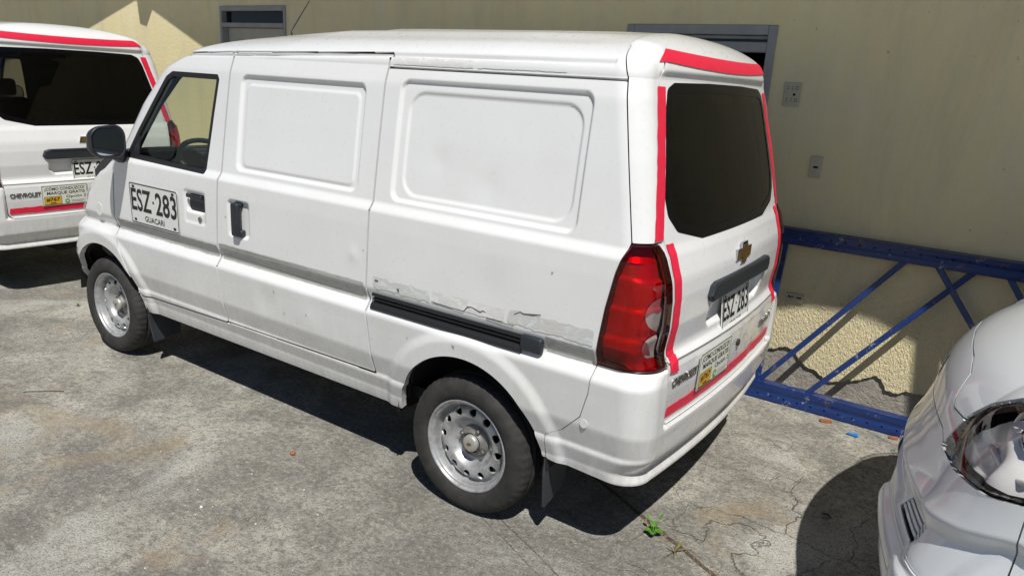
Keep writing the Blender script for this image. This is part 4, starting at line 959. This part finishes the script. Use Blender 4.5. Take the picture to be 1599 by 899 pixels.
for sg in (-1, 1):
    hl = bpy.data.objects.new('headlight', None); link(hl, car); s = np.maximum(C_lamp, -cY*sg)
    cpart('lens', s+.007, hl, MT['lens_clear'], .01, .004)
    cpart('lamp_seal', np.maximum(s+.002, -(s+.0075)), hl, MT['rubber'], .02, -.001)
    st = .5+.5*np.sin(cW*46+cZ*22); bowl = np.hypot((cW-1.06)*.75, cZ-.974)
    dd = -.050-.060*smooth(.16, .02, bowl)-.035*smooth(.10, .02, np.hypot((cW-.825)*.8, cZ-.906))
    obj('reflector', *clip_patch(CP+CN*dd[..., None], CN, s+.006, 0), MT['reflector'], hl, True)
    cpart('housing', s+.004, hl, MT['reflector'], 0, -.12, 2)
    c0 = Vector((.335, sg*.655, .965)); ax = Vector((-.75, sg*.5, .1)).normalized()
    V, Fc = lathe([(.085, .03), (.088, .0), (.080, -.006), (.074, .0), (.060, .02), (.035, .03), (.034, -.012), (.026, -.022), (.001, -.026)], 36)
    q = (-ax).to_track_quat('Y', 'Z'); obj('lamp_bowl', [c0+q @ Vector(v) for v in V], Fc, MT['mirror'], hl, True)
    t = [np.array([.255+.085*k, sg*(.57+.17*k), .893-.026*math.sin(k*3)]) for k in np.linspace(0, 1, 12)]
    tube('light_guide', t, .008, MT['reflector'], hl, 6)
bm = bmesh.new(); box(bm, (2.05, 0, .38), (3.3, 1.4, .08)); bobj('underbody', bm, MT['under'], car)
cpro = wheel_meshes(.345, .215, 10)
for x in (.66, 3.30):
    for sg in (-1, 1): wheel(car, x, sg*.82, .345, sg, cpro, .3)
for p, _ in cpro: bpy.data.objects.remove(p)
for cx, cz, r in CARCH:
    for sg in (-1, 1):
        V, Fc = [], []
        for k in range(21):
            a = math.pi*k/20
            for yy in (.80, .52): V.append((cx+(r+.016)*math.cos(a), sg*yy, cz+(r+.016)*math.sin(a)))
        obj('wheel_well', V, [(2*k, 2*k+2, 2*k+3, 2*k+1) for k in range(20)], MT['under'], car, True)
fr = (Vector((0.245, -.60, .60)), Vector((.5, -.86, 0)).normalized(), Vector((0, 0, 1)), Vector((-.86, -.5, 0)).normalized())
# ---------------- weeds ----------------
def leaf_mesh(L, W, fold=.25, n=6):
    V, Fc = [], []
    for i in range(n+1):
        t = i/n; w_ = W*math.sin(math.pi*min(1, t*.97+.03))**.7*(1-.3*t)*(1+.25*(i % 2)); V += [(L*t, -w_, fold*w_-.4*L*t*t*.5), (L*t, 0, -.4*L*t*t*.5), (L*t, w_, fold*w_-.4*L*t*t*.5)]
    for i in range(n): Fc += [(3*i, 3*i+3, 3*i+4, 3*i+1), (3*i+1, 3*i+4, 3*i+5, 3*i+2)]
    return V, Fc
def weed(loc, label, leaves):
    r = thing('weed', loc, 0, label, 'weed', 'weeds in the concrete joints')
    for az, el, L, W, h in leaves:
        L *= .62; W *= .8; h *= .62; top = Vector((math.cos(az)*h*.5, math.sin(az)*h*.5, h)); tube('stem', [(0, 0, 0), top*.5+Vector((0, 0, h*.1)), top], .0016, MT['leaf'], r, 5)
        q = Matrix.Rotation(az, 3, 'Z') @ Matrix.Rotation(-el, 3, 'Y'); V, Fc = leaf_mesh(L, W); obj('leaf', [top+q @ Vector(v) for v in V], Fc, MT['leaf'], r, True)
    return r
weed((.70, -.425, 0), 'broad leafed green weed at the shadow of the rear bumper', [(0.1, .3, .050, .022, .035), (1.9, .5, .046, .021, .045), (3.6, .2, .042, .019, .03), (5.0, .4, .048, .020, .03), (2.6, .9, .040, .010, .085), (1.2, 1.0, .045, .010, .10), (4.2, .5, .03, .012, .02), (.9, .2, .04, .018, .02)])
def tuft(loc, label, n, L, mat, seed):
    r = thing('grass_tuft', loc, 0, label, 'grass', 'grass tufts in the concrete'); q = random.Random(seed)
    for k in range(n):
        a, e, l = q.uniform(0, 6.28), q.uniform(.15, 1.1), L*q.uniform(.6, 1.2); w_ = .0022; V = []
        for i in range(5):
            t = i/4; x = l*t*math.cos(e); z = l*(t*math.sin(e)-.25*t*t); s = w_*(1-t*.9); p = Vector((x*math.cos(a), x*math.sin(a), max(z, .001))); n_ = Vector((-math.sin(a), math.cos(a), .4))
            V += [p-n_*s, p+n_*s]
        obj('blade', V, [(2*i, 2*i+2, 2*i+3, 2*i+1) for i in range(4)], mat, r)
tuft((.815, -.483, 0), 'wispy dry grass tuft just below the broad leafed weed', 16, .10, MT['dry'], 1)
tuft((-3.737, -.505, 0), 'small green grass tuft ahead of the front wheel', 22, .05, MT['leaf'], 2)
# ---------------- litter ----------------
w1 = tube('wire_scrap', [(-2.47, -1.40, .003), (-2.45, -1.378, .008), (-2.42, -1.345, .006), (-2.36, -1.28, .004), (-2.33, -1.262, .005)], .0022, MT['rust'], None, 5); tag(w1, 'thin bent rusty wire lying on the concrete at the left', 'wire')
bm = bmesh.new(); bmesh.ops.create_icosphere(bm, subdivisions=2, radius=.012)
for v in bm.verts: v.co = Vector((v.co.x*1.1-.894, v.co.y-.925, v.co.z*.75+.008+.002*math.sin(v.co.x*400)))
tag(bobj('nut_shell', bm, MT['brick'], None, True), 'small round brown nut lying beside the van on the concrete', 'nut')
bm = bmesh.new(); box(bm, (1.175, 1.115, .009), (.058, .018, .010), Matrix.Rotation(-.1, 3, 'Z'), .003); box(bm, (1.19, 1.117, .015), (.018, .012, .008), None, .002)
tag(bobj('plastic_scrap', bm, MT['blueplast']), 'bright blue plastic scrap in front of the blue rack', 'scrap')
for x, y, s, lab in ((1.02, 1.20, .028, 'larger orange brick crumb beside the blue rack'), (1.36, 1.23, .02, 'smaller orange brick crumb at the shaded end of the rack')):
    bm = bmesh.new(); box(bm, (x, y, .007), (s*2.2, s, .014), Matrix.Rotation(.3, 3, 'Z'), .004)
    for v in bm.verts: v.co += Vector((random.uniform(-.004, .004), random.uniform(-.004, .004), 0))
    tag(bobj('brick_crumb', bm, MT['brick']), lab, 'brick', 'brick crumbs by the rack')
V, Fc = leaf_mesh(.05, .012, .6); tag(obj('dry_leaf', [(1.22+x*.9, .17+y+x*.2, z+.014) for x, y, z in V], Fc, MT['rust']), 'dry brown curled leaf in the shadow of the silver car', 'leaf')
def chips(name, n, region, smin, smax, mat, label, cat):
    V, Fc = [], []
    for k in range(n):
        x, y = region(); s = random.uniform(smin, smax)*(1 if random.random() < .9 else 1.8); a = random.uniform(0, 6.28); b = len(V); h = s*random.uniform(.25, .6)
        ring_ = [(x+s*math.cos(a+q*1.257)*random.uniform(.6, 1.1), y+s*math.sin(a+q*1.257)*random.uniform(.6, 1.1)) for q in range(5)]
        V += [(u, v, -.001) for u, v in ring_]+[(x+(u-x)*.6, y+(v-y)*.6, h) for u, v in ring_]
        Fc += [(b+q, b+(q+1) % 5, b+5+(q+1) % 5, b+5+q) for q in range(5)]+[tuple(b+5+q for q in range(5))]
    tag(obj(name, V, Fc, mat), label, cat, kind='stuff')
def reg():
    if random.random() < .35: return random.uniform(.5, 1.5), random.uniform(.6, 1.3)
    if random.random() < .5: return random.gauss(-.62, .30), random.gauss(-1.30, .18)
    return random.uniform(-3.2, 1.6), random.uniform(-2.0, 1.3)
chips('gravel', 1200, reg, .001, .0034, MT['stone'], 'loose grit and small stones scattered on the concrete', 'gravel')
chips('paint_chips', 34, lambda: (random.gauss(-.75, .35), random.gauss(-1.36, .14)), .002, .006, MT['plate'], 'white paint flecks scattered on the concrete in front', 'paint')
chips('soil_crumbs', 260, lambda: (lambda t: (.45+t*.75+random.gauss(0, .02), -.25-t*.37+random.gauss(0, .02)))(random.random()), .002, .006, MT['timber'], 'brown soil and leaf crumbs along the concrete joint', 'soil')
